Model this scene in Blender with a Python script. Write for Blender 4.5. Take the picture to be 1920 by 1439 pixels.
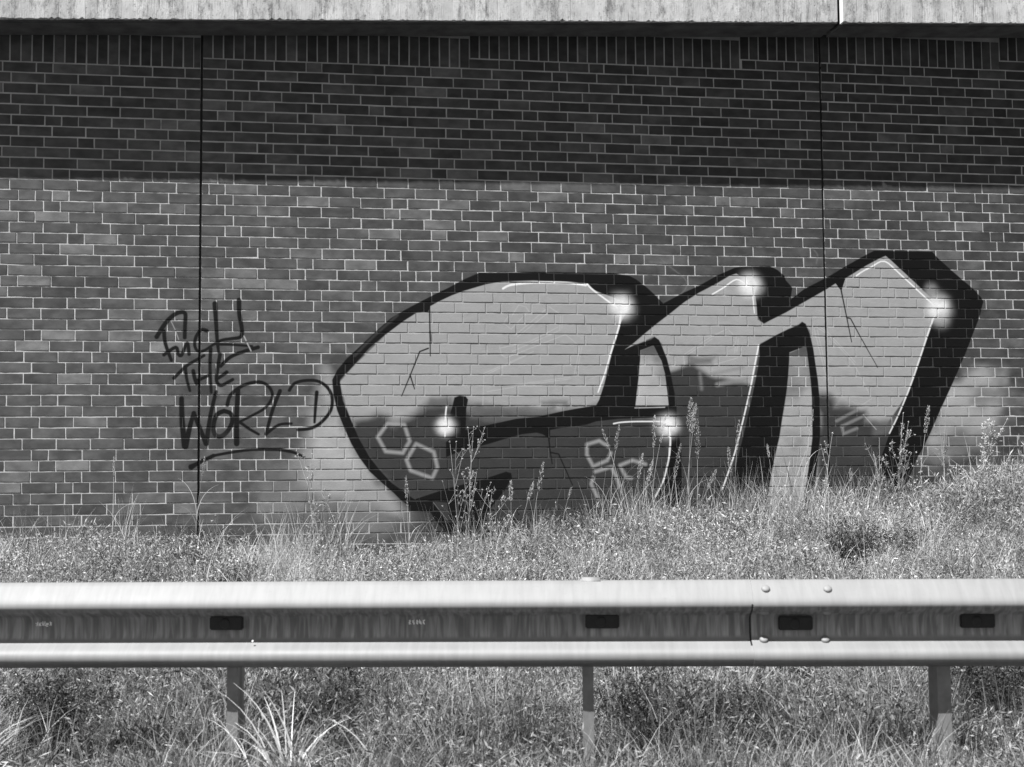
import bpy, bmesh, math, random
import numpy as np
from mathutils import Vector, Matrix
R = math.radians
for o in list(bpy.data.objects):
    bpy.data.objects.remove(o)
S = bpy.context.scene
C = S.collection

# ------------------------------------------------------------------ camera
cam_d = bpy.data.cameras.new('camera')
cam = bpy.data.objects.new('camera', cam_d)
C.objects.link(cam)
YAW, PITCH, ROLL, F = 0.157943, 0.0702362, -0.0079965, 2.60379
cy, sy, cp, sp = math.cos(YAW), math.sin(YAW), math.cos(PITCH), math.sin(PITCH)
fwd = Vector((sy*cp, cy*cp, sp))
rgt = Vector((cy, -sy, 0))
upv = rgt.cross(fwd)
cr, sr = math.cos(ROLL), math.sin(ROLL)
rgt, upv = rgt*cr + upv*sr, upv*cr - rgt*sr
cam.matrix_world = Matrix(((rgt.x, upv.x, -fwd.x, 0.70601), (rgt.y, upv.y, -fwd.y, -11.0094),
                           (rgt.z, upv.z, -fwd.z, 1.1303), (0, 0, 0, 1)))
cam_d.sensor_width = 36
cam_d.lens = F*1000/1920*36
cam_d.clip_start = 0.05
cam_d.clip_end = 600
cam_d.dof.use_dof = True
cam_d.dof.focus_distance = 10.9
cam_d.dof.aperture_fstop = 7.0
S.camera = cam

# ------------------------------------------------------------------ light
SUN_EL, SUN_AZ = R(59.6), R(50)           # azimuth measured to the left of the wall's normal
sdir = Vector((-math.sin(SUN_AZ)*math.cos(SUN_EL), -math.cos(SUN_AZ)*math.cos(SUN_EL), math.sin(SUN_EL)))
w = bpy.data.worlds.new('World')
S.world = w
w.use_nodes = True
nt = w.node_tree
nt.nodes.clear()
sky = nt.nodes.new('ShaderNodeTexSky')
sky.sky_type = 'NISHITA'
sky.sun_disc = False
sky.sun_elevation = SUN_EL
sky.sun_rotation = math.atan2(sdir.x, sdir.y)
bw = nt.nodes.new('ShaderNodeRGBToBW')     # a black and white photograph: neutral sky light
bg = nt.nodes.new('ShaderNodeBackground')
bg.inputs['Strength'].default_value = 0.05
out = nt.nodes.new('ShaderNodeOutputWorld')
nt.links.new(sky.outputs[0], bw.inputs[0])
nt.links.new(bw.outputs[0], bg.inputs['Color'])
nt.links.new(bg.outputs[0], out.inputs['Surface'])
sun_d = bpy.data.lights.new('sun', 'SUN')
sun_d.energy = 5.0
sun_d.angle = R(0.53)
sun_d.color = (1, 1, 1)
sun = bpy.data.objects.new('sun', sun_d)
C.objects.link(sun)
sun.location = (-10, -12, 18)
sun.rotation_euler = sdir.to_track_quat('Z', 'Y').to_euler()
S.view_settings.view_transform = 'Standard'
S.view_settings.look = 'None'
S.view_settings.exposure = 0.92
S.view_settings.gamma = 1
S.view_settings.use_curve_mapping = False

rng = np.random.default_rng(7)
random.seed(7)

# ------------------------------------------------------------------ helpers
def link(o, parent=None):
    C.objects.link(o)
    if parent is not None:
        o.parent = parent
    return o
def mesh_obj(name, verts, faces, mat=None, parent=None, smooth=False, loc=None):
    me = bpy.data.meshes.new(name)
    me.from_pydata([tuple(v) for v in verts], [], [tuple(f) for f in faces])
    me.update()
    if mat: me.materials.append(mat)
    if smooth:
        me.polygons.foreach_set('use_smooth', [True]*len(me.polygons))
    o = bpy.data.objects.new(name, me)
    if loc is not None: o.location = loc
    return link(o, parent)
def np_mesh(name, V, Fc, mat=None):
    """V (n,3); Fc (m,k) constant k"""
    me = bpy.data.meshes.new(name)
    k = Fc.shape[1]
    me.vertices.add(len(V)); me.vertices.foreach_set('co', V.astype(np.float32).ravel())
    me.loops.add(Fc.size); me.loops.foreach_set('vertex_index', Fc.astype(np.int32).ravel())
    me.polygons.add(len(Fc))
    me.polygons.foreach_set('loop_start', np.arange(0, Fc.size, k, dtype=np.int32))
    me.polygons.foreach_set('loop_total', np.full(len(Fc), k, dtype=np.int32))
    me.update(calc_edges=True)
    if mat: me.materials.append(mat)
    return me
def empty(name, loc, label=None, cat=None, group=None, rz=0):
    o = bpy.data.objects.new(name, None)
    o.location = loc
    o.rotation_euler = (0, 0, rz)
    o.empty_display_size = 0.1
    link(o)
    return tag(o, label, cat, group, 'thing')
def tag(o, label=None, cat=None, group=None, kind=None):
    if label: o['label'] = label
    if cat: o['category'] = cat
    if group: o['group'] = group
    if kind: o['kind'] = kind
    return o
def box(x0, x1, y0, y1, z0, z1):
    v = [(x, y, z) for x in (x0, x1) for y in (y0, y1) for z in (z0, z1)]
    f = [(0, 1, 3, 2), (4, 6, 7, 5), (0, 4, 5, 1), (2, 3, 7, 6), (0, 2, 6, 4), (1, 5, 7, 3)]
    return v, f
def bevel_box(x0, x1, y0, y1, z0, z1, b):
    bm = bmesh.new()
    v, f = box(x0, x1, y0, y1, z0, z1)
    vs = [bm.verts.new(p) for p in v]
    for q in f: bm.faces.new([vs[i] for i in q])
    bmesh.ops.recalc_face_normals(bm, faces=bm.faces)
    bmesh.ops.bevel(bm, geom=bm.edges[:], offset=b, segments=2, affect='EDGES')
    V = [v.co.copy() for v in bm.verts]
    F_ = [[v.index for v in f.verts] for f in bm.faces]
    bm.verts.index_update()
    F_ = [[v.index for v in f.verts] for f in bm.faces]
    bm.free()
    return V, F_

# ---- shader helpers
class NT:
    def __init__(self, name):
        self.m = bpy.data.materials.new(name)
        self.m.use_nodes = True
        self.t = self.m.node_tree
        self.t.nodes.clear()
        self.out = self.n('ShaderNodeOutputMaterial')
    def n(self, typ, **kw):
        nd = self.t.nodes.new(typ)
        for k, v in kw.items():
            setattr(nd, k, v)
        return nd
    def l(self, a, b): self.t.links.new(a, b)
    def setin(self, sock, v):
        if isinstance(v, bpy.types.NodeSocket): self.l(v, sock)
        else: sock.default_value = v
    def math(self, op, a, b=0.0, c=None, clamp=False):
        nd = self.n('ShaderNodeMath', operation=op, use_clamp=clamp)
        self.setin(nd.inputs[0], a); self.setin(nd.inputs[1], b)
        if c is not None: self.setin(nd.inputs[2], c)
        return nd.outputs[0]
    def noise(self, vec, scale, detail=3, rough=0.55, dist=0.0):
        nd = self.n('ShaderNodeTexNoise')
        nd.inputs['Scale'].default_value = scale
        nd.inputs['Detail'].default_value = detail
        nd.inputs['Roughness'].default_value = rough
        nd.inputs['Distortion'].default_value = dist
        if vec is not None: self.l(vec, nd.inputs['Vector'])
        return nd.outputs['Fac']
    def mapr(self, v, a, b, c, d, smooth=False):
        nd = self.n('ShaderNodeMapRange')
        if smooth: nd.interpolation_type = 'SMOOTHSTEP'
        self.setin(nd.inputs[0], v)
        for i, x in enumerate((a, b, c, d)): self.setin(nd.inputs[i+1], x)
        return nd.outputs[0]
    def mixf(self, f, a, b):
        nd = self.n('ShaderNodeMix')
        nd.data_type = 'FLOAT'
        self.setin(nd.inputs[0], f); self.setin(nd.inputs[2], a); self.setin(nd.inputs[3], b)
        return nd.outputs[0]
    def scalevec(self, vec, s):
        nd = self.n('ShaderNodeVectorMath', operation='MULTIPLY')
        self.l(vec, nd.inputs[0]); nd.inputs[1].default_value = s
        return nd.outputs[0]
    def pos(self): return self.n('ShaderNodeNewGeometry').outputs['Position']
    def obj(self): return self.n('ShaderNodeTexCoord').outputs['Object']
    def grey(self, v):
        nd = self.n('ShaderNodeCombineColor')
        for i in range(3): self.setin(nd.inputs[i], v)
        return nd.outputs[0]
    def bump(self, h, strength, dist):
        nd = self.n('ShaderNodeBump')
        nd.inputs['Strength'].default_value = strength
        nd.inputs['Distance'].default_value = dist
        self.l(h, nd.inputs['Height'])
        return nd.outputs[0]
    def bsdf(self, col, rough=0.8, metal=0.0, spec=0.5, normal=None):
        b = self.n('ShaderNodeBsdfPrincipled')
        self.l(self.grey(col), b.inputs['Base Color'])
        self.setin(b.inputs['Roughness'], rough)
        self.setin(b.inputs['Metallic'], metal)
        b.inputs['Specular IOR Level'].default_value = spec
        if normal is not None: self.l(normal, b.inputs['Normal'])
        self.l(b.outputs[0], self.out.inputs['Surface'])
        return b

# ------------------------------------------------------------------ sprayed paint on the wall (flat print, wall metres)
GRAF=[
('P',0.34,0.0833,0.9,1,[(1.062,1.845),(0.929,1.572),(0.888,1.237),(0.765,1.134),(1.096,1.006),(1.346,1.025),(1.535,0.939),(1.347,1.234),(1.137,1.571)]),
('P',0.34,0.0917,0.5,1,[(0.978,1.992),(0.929,1.824),(0.825,1.572),(0.764,1.238),(1.013,1.028),(1.179,1.487),(1.062,1.866)]),
('P',0.34,0.05,0.9,1,[(3.477,2.143),(3.692,2.144),(3.792,1.61),(3.424,1.611)]),
('P',0.34,0.0417,0.55,1,[(4.754,2.209),(4.986,2.21),(5.023,0.857),(4.494,0.863),(4.691,1.477)]),
('P',0.34,0.0583,0.75,1,[(4.722,1.831),(5.048,1.876),(5.0,0.858),(4.517,0.863)]),
('P',0.34,0.1083,0.8,1,[(6.312,2.061),(6.699,2.017),(6.787,1.744),(6.537,1.562),(6.028,1.428),(5.96,1.563)]),
('P',0.2,0.0833,0.6,1,[(6.296,1.562),(6.683,1.562),(6.578,1.336),(5.904,1.294)]),
('P',0.2,0.1083,0.5,1,[(0.764,1.28),(1.346,1.15),(1.598,0.896),(1.346,0.732),(0.438,0.909),(0.396,1.158)]),
('P',0.3,0.0083,1,0,[(1.079,1.917),(1.179,2.035),(1.517,2.369),(1.799,2.544),(2.031,2.663),(2.379,2.759),(3.306,2.773),(3.461,2.617),(3.298,2.177),(3.15,1.689),(2.098,1.548),(2.069,1.57),(1.6,1.507),(1.179,1.571)]),
('P',0.3,0.0083,1,0,[(3.379,2.186),(3.706,2.443),(4.028,2.691),(4.352,2.86),(4.536,2.845),(4.528,2.452),(4.582,2.417),(5.189,2.819),(5.669,3.018),(6.136,2.583),(5.825,1.833),(5.529,1.43),(5.061,1.431),(5.047,1.809),(4.981,2.367),(4.912,2.429),(4.547,2.252),(4.42,1.698),(3.784,1.698),(3.703,2.245),(3.641,2.302)]),
('P',0.038,0.0625,1,2,[(1.154,1.655),(1.494,1.604),(1.668,1.676),(1.821,1.732),(1.984,1.723),(2.198,1.698),(2.458,1.689),(2.631,1.663),(3.115,1.741),(3.76,1.632),(3.776,0.656),(1.809,0.684),(1.725,0.886),(1.577,1.001),(1.451,1.128),(1.334,1.243),(1.242,1.369),(1.179,1.508)]),
('P',0.1,0.025,0.75,2,[(2.689,1.775),(2.913,1.775),(2.904,1.741),(2.702,1.741)]),
('P',0.1,0.0333,0.7,2,[(2.112,1.732),(2.807,1.724),(2.675,1.612),(2.112,1.612)]),
('P',0.1,0.025,0.7,2,[(1.804,1.783),(1.963,1.791),(1.967,1.74),(1.796,1.723)]),
('P',0.08,0.0292,0.75,2,[(3.945,2.128),(4.154,2.138),(4.13,2.076),(3.935,2.075)]),
('P',0.038,0.0333,1,2,[(3.744,2.03),(3.971,2.049),(4.106,1.997),(4.297,1.936),(4.479,1.91),(4.417,1.566),(4.33,0.648),(3.776,0.656)]),
('L',0.2,0.0167,0.7,0.0146,0.0146,[(4.133,1.997),(4.391,2.051)]),
('L',0.2,0.0167,0.6,0.0167,0.0167,[(4.168,1.909),(4.287,1.936)]),
('L',0.2,0.0167,0.6,0.0125,0.0125,[(4.024,2.005),(4.036,1.873)]),
('L',0.2,0.0167,0.7,0.0167,0.0167,[(4.173,1.909),(4.425,1.954)]),
('P',0.038,0.0542,1,2,[(5.046,1.796),(5.144,1.778),(5.17,1.707),(5.442,1.689),(5.449,1.609),(5.722,1.563),(5.624,0.629),(5.018,0.638)]),
('P',0.11,0.0375,0.7,2,[(5.534,1.599),(5.819,1.626),(5.625,1.496),(5.531,1.497)]),
('P',0.0045,0.005,1,0,[(1.022,1.937),(1.061,2.014),(1.137,2.107),(1.228,2.192),(1.318,2.278),(1.39,2.347),(1.487,2.433),(1.56,2.477),(1.652,2.529),(1.752,2.582),(1.845,2.632),(1.953,2.684),(2.061,2.746),(2.197,2.806),(2.642,2.82),(3.307,2.821),(3.441,2.801),(3.499,2.771),(3.575,2.715),(3.649,2.65),(3.722,2.576),(3.876,2.659),(4.028,2.727),(4.181,2.813),(4.337,2.882),(4.398,2.892),(4.644,2.901),(4.707,2.872),(4.768,2.822),(4.781,2.783),(4.835,2.724),(4.819,2.625),(4.938,2.712),(5.151,2.819),(5.309,2.912),(5.454,2.991),(5.574,3.053),(5.632,3.065),(5.91,3.074),(6.069,3.071),(6.139,2.994),(6.252,2.897),(6.361,2.807),(6.465,2.724),(6.526,2.656),(6.54,2.626),(6.523,2.573),(6.496,2.482),(6.454,2.39),(6.417,2.304),(6.37,2.197),(6.297,2.047),(6.209,1.87),(6.123,1.707),(6.03,1.518),(5.965,1.397),(5.905,1.303),(5.818,1.116),(5.749,0.849),(5.476,0.852),(5.547,1.229),(5.613,1.385),(5.659,1.505),(5.739,1.653),(5.835,1.855),(5.913,2.045),(6.017,2.318),(6.074,2.459),(6.114,2.523),(6.127,2.605),(6.056,2.665),(5.981,2.732),(5.869,2.83),(5.776,2.912),(5.701,2.979),(5.668,3.004),(5.62,2.985),(5.485,2.915),(5.345,2.831),(5.297,2.807),(5.266,2.703),(5.221,2.766),(5.139,2.715),(4.775,2.513),(4.582,2.419),(4.551,2.439),(4.524,2.483),(4.521,2.554),(4.509,2.675),(4.534,2.742),(4.489,2.809),(4.388,2.812),(4.351,2.833),(4.296,2.815),(4.189,2.752),(4.027,2.668),(3.898,2.587),(3.784,2.497),(3.669,2.412),(3.569,2.332),(3.465,2.244),(3.395,2.195),(3.469,2.23),(3.613,2.275),(3.645,2.3),(3.681,2.276),(3.711,2.21),(3.746,2.123),(3.776,2.004),(3.788,1.93),(3.817,1.785),(3.824,1.641),(3.839,1.492),(3.855,1.348),(3.854,1.057),(3.839,0.698),(3.522,0.702),(3.62,0.986),(3.698,1.119),(3.731,1.232),(3.756,1.349),(3.763,1.493),(3.751,1.61),(3.752,1.641),(3.335,1.628),(3.145,1.607),(3.069,1.581),(2.849,1.555),(2.766,1.538),(2.765,1.465),(2.752,1.474),(2.704,1.504),(2.656,1.517),(2.534,1.505),(2.391,1.466),(2.283,1.433),(2.025,1.366),(1.922,1.324),(1.922,1.442),(1.974,1.497),(1.987,1.57),(1.958,1.676),(1.975,1.732),(1.991,1.8),(2.034,1.815),(2.083,1.809),(2.102,1.783),(2.087,1.71),(2.081,1.54),(2.232,1.574),(2.488,1.629),(2.675,1.647),(2.88,1.693),(3.056,1.724),(3.146,1.737),(3.173,1.784),(3.219,1.915),(3.285,2.172),(3.336,2.33),(3.364,2.418),(3.401,2.484),(3.385,2.594),(3.207,2.653),(3.14,2.678),(3.083,2.735),(2.641,2.75),(2.379,2.737),(2.257,2.714),(2.205,2.698),(2.06,2.653),(1.974,2.619),(1.866,2.567),(1.802,2.531),(1.786,2.484),(1.687,2.474),(1.588,2.409),(1.503,2.344),(1.418,2.279),(1.318,2.193),(1.242,2.108),(1.158,2.014),(1.087,1.942),(1.085,1.917),(1.108,1.775),(1.171,1.622),(1.234,1.474),(1.317,1.327),(1.401,1.221),(1.485,1.128),(1.628,1.022),(1.67,0.993),(1.925,1.075),(2.208,1.144),(2.402,1.206),(2.445,1.195),(2.453,1.156),(2.388,1.049),(2.279,0.918),(2.141,0.704),(1.991,0.689),(1.923,0.728),(1.851,0.802),(1.795,0.89),(1.628,0.896),(1.624,0.946),(1.569,0.98),(1.506,1.044),(1.418,1.12),(1.317,1.213),(1.234,1.327),(1.171,1.437),(1.116,1.559),(1.061,1.697),(1.033,1.817)]),
('P',0.34,0.0042,0.95,1,[(3.522,2.189),(3.635,2.232),(3.664,2.172),(3.701,2.106),(3.729,1.997),(3.753,1.733),(3.478,1.733),(3.505,1.946),(3.521,2.104)]),
('P',0.08,0.005,0.9,0,[(3.524,2.187),(3.635,2.232),(3.67,2.157),(3.526,2.152)]),
('P',0.0045,0.005,1,0,[(4.531,2.238),(4.677,2.32),(4.789,2.374),(4.883,2.411),(4.913,2.438),(4.945,2.42),(4.978,2.337),(5.005,2.225),(5.021,2.099),(5.041,1.952),(5.051,1.802),(5.052,1.653),(5.048,1.476),(5.025,1.299),(4.997,1.113),(4.951,0.748),(4.859,0.75),(4.923,1.114),(4.948,1.264),(4.966,1.374),(4.98,1.476),(4.984,1.801),(4.976,1.951),(4.96,2.099),(4.945,2.225),(4.917,2.225),(4.799,2.179),(4.793,2.098),(4.783,1.986),(4.769,1.875),(4.748,1.757),(4.717,1.596),(4.696,1.477),(4.655,1.323),(4.604,1.096),(4.547,0.775),(4.228,0.779),(4.295,1.171),(4.369,1.434),(4.409,1.588),(4.458,1.779),(4.494,1.933),(4.519,2.038),(4.54,2.155)]),
('P',0.07,0.0042,0.9,0,[(4.799,2.173),(4.912,2.219),(4.945,2.215),(4.952,2.152),(4.799,2.151)]),
('P',0.038,0.0033,0.9,0,[(1.825,0.974),(1.929,0.964),(1.958,0.812),(1.941,0.812)]),
('L',0.18,0.0033,0.7,0.0031,0.0031,[(1.822,0.965),(1.937,0.816)]),
('L',0.04,0.0083,0.7,0.0104,0.0104,[(1.538,2.455),(1.348,2.283),(1.2,2.129)]),
('L',0.74,0.005,0.95,0.0083,0.0083,[(2.391,2.681),(2.444,2.708),(2.532,2.722),(2.641,2.732),(2.817,2.737),(2.95,2.733),(3.074,2.717)]),
('L',0.74,0.0042,0.95,0.0067,0.0067,[(3.087,2.726),(3.14,2.674),(3.334,2.536)]),
('L',0.74,0.0042,0.92,0.0083,0.0052,[(3.37,2.528),(3.354,2.418),(3.33,2.33),(3.276,2.168),(3.225,2.002),(3.165,1.845)]),
('L',0.74,0.0042,0.92,0.0054,0.0054,[(3.291,1.589),(3.357,1.6),(3.482,1.606),(3.693,1.606)]),
('L',0.74,0.0042,0.85,0.0083,0.005,[(3.748,1.554),(3.763,1.493),(3.756,1.349),(3.731,1.232),(3.698,1.119),(3.625,0.986)]),
('L',0.74,0.0042,0.95,0.0054,0.0054,[(4.141,2.657),(4.234,2.711),(4.35,2.784),(4.432,2.745)]),
('L',0.74,0.0042,0.95,0.0058,0.0033,[(4.486,2.683),(4.501,2.505)]),
('L',0.74,0.0042,0.9,0.0058,0.0058,[(4.532,2.238),(4.497,2.083),(4.455,1.888),(4.391,1.641),(4.337,1.447),(4.293,1.303),(4.197,1.05)]),
('L',0.74,0.0042,0.95,0.0058,0.0058,[(5.402,2.832),(5.465,2.873),(5.537,2.908),(5.657,2.958),(5.807,2.838),(6.097,2.582)]),
('L',0.74,0.0042,0.85,0.0075,0.0052,[(6.11,2.523),(6.074,2.459),(6.017,2.318),(5.913,2.045),(5.835,1.855),(5.739,1.653),(5.659,1.505)]),
('L',0.74,0.0042,0.9,0.0058,0.0058,[(1.928,1.732),(1.919,1.646),(1.914,1.485)]),
('L',0.5,0.0033,0.8,0.0033,0.0033,[(3.47,1.717),(3.721,1.722)]),
('G',0.7,0.1125,1,1.5,[(3.379,2.545)]),
('G',0.7,0.1042,1,1.5,[(4.464,2.737)]),
('G',0.7,0.1208,1,1.5,[(6.126,2.569)]),
('G',0.7,0.1042,1,1.5,[(3.746,1.571)]),
('G',0.7,0.0833,1,1.5,[(1.914,1.57)]),
('G',0.4,0.075,0.5,2,[(6.067,2.705)]),
('G',0.35,0.0833,0.5,2,[(6.156,2.469)]),
('L',0.0045,0.0025,0.95,0.0065,0.0042,[(1.795,2.531),(1.798,2.295),(1.8,2.132)]),
('L',0.0045,0.0025,0.95,0.0065,0.0046,[(1.798,2.329),(1.802,2.252)]),
('L',0.0045,0.0025,0.95,0.0065,0.0042,[(1.783,2.192),(1.716,2.166),(1.643,1.986),(1.571,1.812)]),
('L',0.0045,0.0025,0.95,0.006,0.0042,[(1.639,1.974),(1.673,1.867)]),
('L',0.0045,0.0025,0.9,0.0065,0.0046,[(2.752,1.491),(2.764,1.375),(2.78,1.268)]),
('L',0.0045,0.0025,0.9,0.0065,0.0042,[(2.767,1.358),(2.834,1.345),(2.945,1.095)]),
('L',0.0045,0.0025,0.95,0.0065,0.0042,[(5.265,2.703),(5.306,2.483),(5.345,2.271)]),
('L',0.0045,0.0025,0.95,0.0065,0.0033,[(5.312,2.474),(5.34,2.469),(5.435,2.295),(5.57,2.057)]),
('P',0.0045,0.0033,1,0,[(5.211,2.77),(5.307,2.812),(5.266,2.699)]),
('L',0.3,0.0133,0.8,0.0135,0.0135,[(1.459,1.592),(1.591,1.583),(1.633,1.452),(1.578,1.359),(1.443,1.372),(1.38,1.486),(1.459,1.592)]),
('L',0.3,0.0133,0.8,0.0135,0.0135,[(1.684,1.431),(1.824,1.367),(1.853,1.244),(1.811,1.159),(1.641,1.22),(1.608,1.304),(1.684,1.431)]),
('L',0.3,0.0133,0.8,0.0135,0.0135,[(3.244,1.403),(3.169,1.451),(3.067,1.421),(3.066,1.339),(3.117,1.244),(3.233,1.291),(3.265,1.351)]),
('L',0.3,0.0133,0.8,0.0135,0.0135,[(3.431,1.147),(3.387,1.156),(3.339,1.251),(3.429,1.286)]),
('L',0.3,0.0133,0.8,0.0135,0.0135,[(3.446,1.29),(3.553,1.259)]),
('L',0.3,0.0133,0.8,0.0135,0.0135,[(3.131,1.201),(3.268,1.239),(3.311,1.148),(3.332,1.075)]),
('L',0.3,0.0133,0.8,0.0135,0.0135,[(3.117,1.154),(3.099,1.102),(3.154,0.986)]),
('L',0.2,0.0104,0.7,0.0125,0.0125,[(5.196,1.609),(5.376,1.698)]),
('L',0.2,0.0104,0.75,0.0125,0.0125,[(5.241,1.564),(5.47,1.667)]),
('L',0.2,0.0104,0.75,0.0125,0.0125,[(5.241,1.564),(5.254,1.502),(5.372,1.546)]),
('L',0.4,0.0033,0.7,0.0035,0.0035,[(2.517,2.548),(2.574,2.536),(2.604,2.497)]),
('L',0.4,0.0033,0.7,0.0035,0.0035,[(2.517,2.548),(2.464,2.465)]),
('L',0.4,0.0033,0.7,0.0035,0.0035,[(2.442,2.474),(2.394,2.399),(2.454,2.352),(2.573,2.475)]),
('L',0.4,0.0033,0.7,0.0035,0.0035,[(2.736,2.512),(2.484,2.301)]),
('L',0.4,0.0033,0.7,0.0035,0.0035,[(2.758,2.486),(2.506,2.292)]),
('L',0.4,0.0033,0.7,0.0035,0.0035,[(2.84,2.373),(2.602,2.25),(2.357,2.196)]),
('L',0.4,0.0033,0.7,0.0035,0.0035,[(2.857,2.348),(2.462,2.171)]),
('L',0.4,0.0033,0.7,0.0035,0.0035,[(2.358,2.213),(2.374,2.145),(2.409,2.119),(2.901,2.313)]),
('L',0.4,0.0033,0.7,0.0035,0.0035,[(2.222,1.989),(2.636,2.172)]),
('L',0.4,0.0033,0.7,0.0035,0.0035,[(2.243,1.98),(2.57,2.137)]),
('L',0.4,0.0033,0.7,0.0035,0.0035,[(3.019,2.218),(2.968,1.979)]),
('L',0.4,0.0033,0.7,0.0035,0.0035,[(3.037,2.218),(2.986,1.979)]),
('L',0.4,0.0033,0.7,0.0035,0.0035,[(2.901,2.313),(3.006,2.227)]),
('L',0.4,0.0033,0.7,0.0035,0.0035,[(2.767,2.538),(2.846,2.487)]),
('L',0.4,0.0033,0.7,0.0035,0.0035,[(2.863,2.469),(2.853,2.356)]),
('L',0.4,0.0033,0.7,0.0035,0.0035,[(2.881,2.47),(2.871,2.365)]),
('L',0.4,0.0033,0.7,0.0035,0.0035,[(2.23,1.976),(2.22,1.74)]),
('L',0.4,0.0033,0.7,0.0035,0.0035,[(2.485,1.904),(2.933,1.966)]),
('L',0.4,0.0033,0.7,0.0035,0.0035,[(2.546,1.9),(2.941,1.953)]),
('L',0.4,0.0033,0.7,0.0035,0.0035,[(2.255,1.847),(2.468,1.882)]),
('L',0.4,0.0033,0.7,0.0035,0.0035,[(3.896,2.159),(4.112,2.297),(4.259,2.369)]),
('L',0.4,0.0033,0.7,0.0035,0.0035,[(3.918,2.154),(4.134,2.288)]),
('L',0.4,0.0033,0.7,0.0035,0.0035,[(4.341,2.308),(4.324,2.175)]),
('L',0.4,0.0033,0.7,0.0035,0.0035,[(4.359,2.299),(4.343,2.184)]),
('L',0.4,0.0033,0.7,0.0035,0.0035,[(4.278,2.361),(4.313,2.325)]),
('L',0.4,0.0033,0.7,0.0035,0.0035,[(4.153,2.076),(4.346,2.131)]),
('L',0.4,0.0033,0.7,0.0035,0.0035,[(5.024,2.403),(5.134,2.333),(5.359,2.092),(5.502,1.814)]),
('L',0.4,0.0033,0.7,0.0035,0.0035,[(5.043,2.412),(5.144,2.346),(5.373,2.101)]),
('L',0.4,0.0033,0.7,0.0035,0.0035,[(5.019,2.376),(5.12,1.943)]),
('L',0.4,0.0033,0.7,0.0035,0.0035,[(5.046,2.368),(5.134,1.957)]),
('L',0.4,0.0033,0.7,0.0035,0.0035,[(5.432,1.662),(5.542,1.537)]),
('L',0.4,0.0033,0.7,0.0035,0.0035,[(3.886,2.145),(3.894,2.066)]),
('L',0.4,0.0033,0.7,0.0035,0.0035,[(5.406,1.734),(5.511,1.796)]),
('L',0.17,0.0063,0.45,0.0052,0.0052,[(3.714,2.939),(3.812,2.86),(3.911,2.782),(3.919,2.711),(3.872,2.657)]),
('L',0.17,0.0063,0.45,0.0052,0.0052,[(1.129,2.204),(1.15,2.162),(1.137,2.128)]),
('L',0.17,0.0063,0.45,0.0052,0.0052,[(6.589,3.071),(6.597,3.025)]),
('L',0.17,0.0063,0.45,0.0052,0.0052,[(5.007,3.065),(5.062,3.007),(5.051,2.93)]),
('L',0.00585,0.0054,1,0.0178,0.0153,[(-0.326,2.266),(-0.262,2.371),(-0.197,2.439),(-0.141,2.461),(-0.111,2.445),(-0.112,2.362),(-0.114,2.263)]),
('L',0.00585,0.0054,1,0.0165,0.0127,[(-0.271,2.308),(-0.26,2.215),(-0.214,2.085)]),
('L',0.00585,0.0054,1,0.014,0.014,[(-0.27,2.127),(-0.182,2.186),(-0.161,2.133),(-0.137,2.126),(-0.109,2.195),(-0.091,2.216),(-0.08,2.133)]),
('L',0.00585,0.0054,1,0.0153,0.0102,[(0.052,2.317),(0.012,2.323),(-0.026,2.274),(-0.038,2.206),(-0.012,2.156),(0.043,2.167),(0.114,2.218)]),
('L',0.00585,0.0054,1,0.0203,0.0114,[(0.114,2.53),(0.121,2.427),(0.132,2.26),(0.145,2.15)]),
('L',0.00585,0.0054,1,0.0191,0.0102,[(0.298,2.56),(0.302,2.45),(0.323,2.324),(0.31,2.27),(0.236,2.256),(0.165,2.244),(0.114,2.213)]),
('L',0.00585,0.0054,1,0.0127,0.0089,[(0.135,2.213),(0.247,2.21),(0.401,2.199)]),
('L',0.00585,0.0054,1,0.014,0.0114,[(-0.193,1.946),(-0.108,2.034),(-0.037,2.081),(0.034,2.123)]),
('L',0.00585,0.0054,1,0.014,0.0102,[(-0.108,2.034),(-0.095,1.936),(-0.071,1.848)]),
('L',0.00585,0.0054,1,0.0153,0.0153,[(-0.047,2.003),(-0.036,1.946),(-0.021,1.905)]),
('L',0.00585,0.0054,1,0.0127,0.0127,[(-0.026,1.929),(0.015,1.941),(0.075,1.973)]),
('L',0.00585,0.0054,1,0.0153,0.0114,[(0.084,2.176),(0.08,2.03),(0.091,1.837)]),
('L',0.00585,0.0054,1,0.0153,0.0127,[(0.156,2.135),(0.136,2.009),(0.131,1.926),(0.162,1.89),(0.208,1.911),(0.254,1.937)]),
('L',0.00585,0.0054,1,0.014,0.0153,[(0.161,2.041),(0.237,2.114),(0.339,2.157),(0.447,2.191)]),
('L',0.00585,0.0054,1,0.0127,0.0153,[(0.145,1.947),(0.207,1.994)]),
('L',0.00585,0.0054,1,0.0191,0.0229,[(-0.134,1.788),(-0.128,1.615),(-0.107,1.419)]),
('L',0.00585,0.0054,1,0.0229,0.0153,[(-0.1,1.419),(-0.073,1.553),(-0.042,1.675)]),
('L',0.00585,0.0054,1,0.0153,0.0191,[(-0.039,1.677),(-0.013,1.604),(0.054,1.439)]),
('L',0.00585,0.0054,1,0.0191,0.014,[(0.056,1.439),(0.088,1.666),(0.127,1.841)]),
('L',0.00585,0.0054,1,0.0178,0.0178,[(0.189,1.692),(0.133,1.661),(0.109,1.573),(0.124,1.506),(0.17,1.495),(0.222,1.542),(0.253,1.614),(0.24,1.671),(0.189,1.692)]),
('L',0.00585,0.0054,1,0.0178,0.0216,[(0.295,1.854),(0.286,1.666),(0.287,1.438)]),
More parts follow.
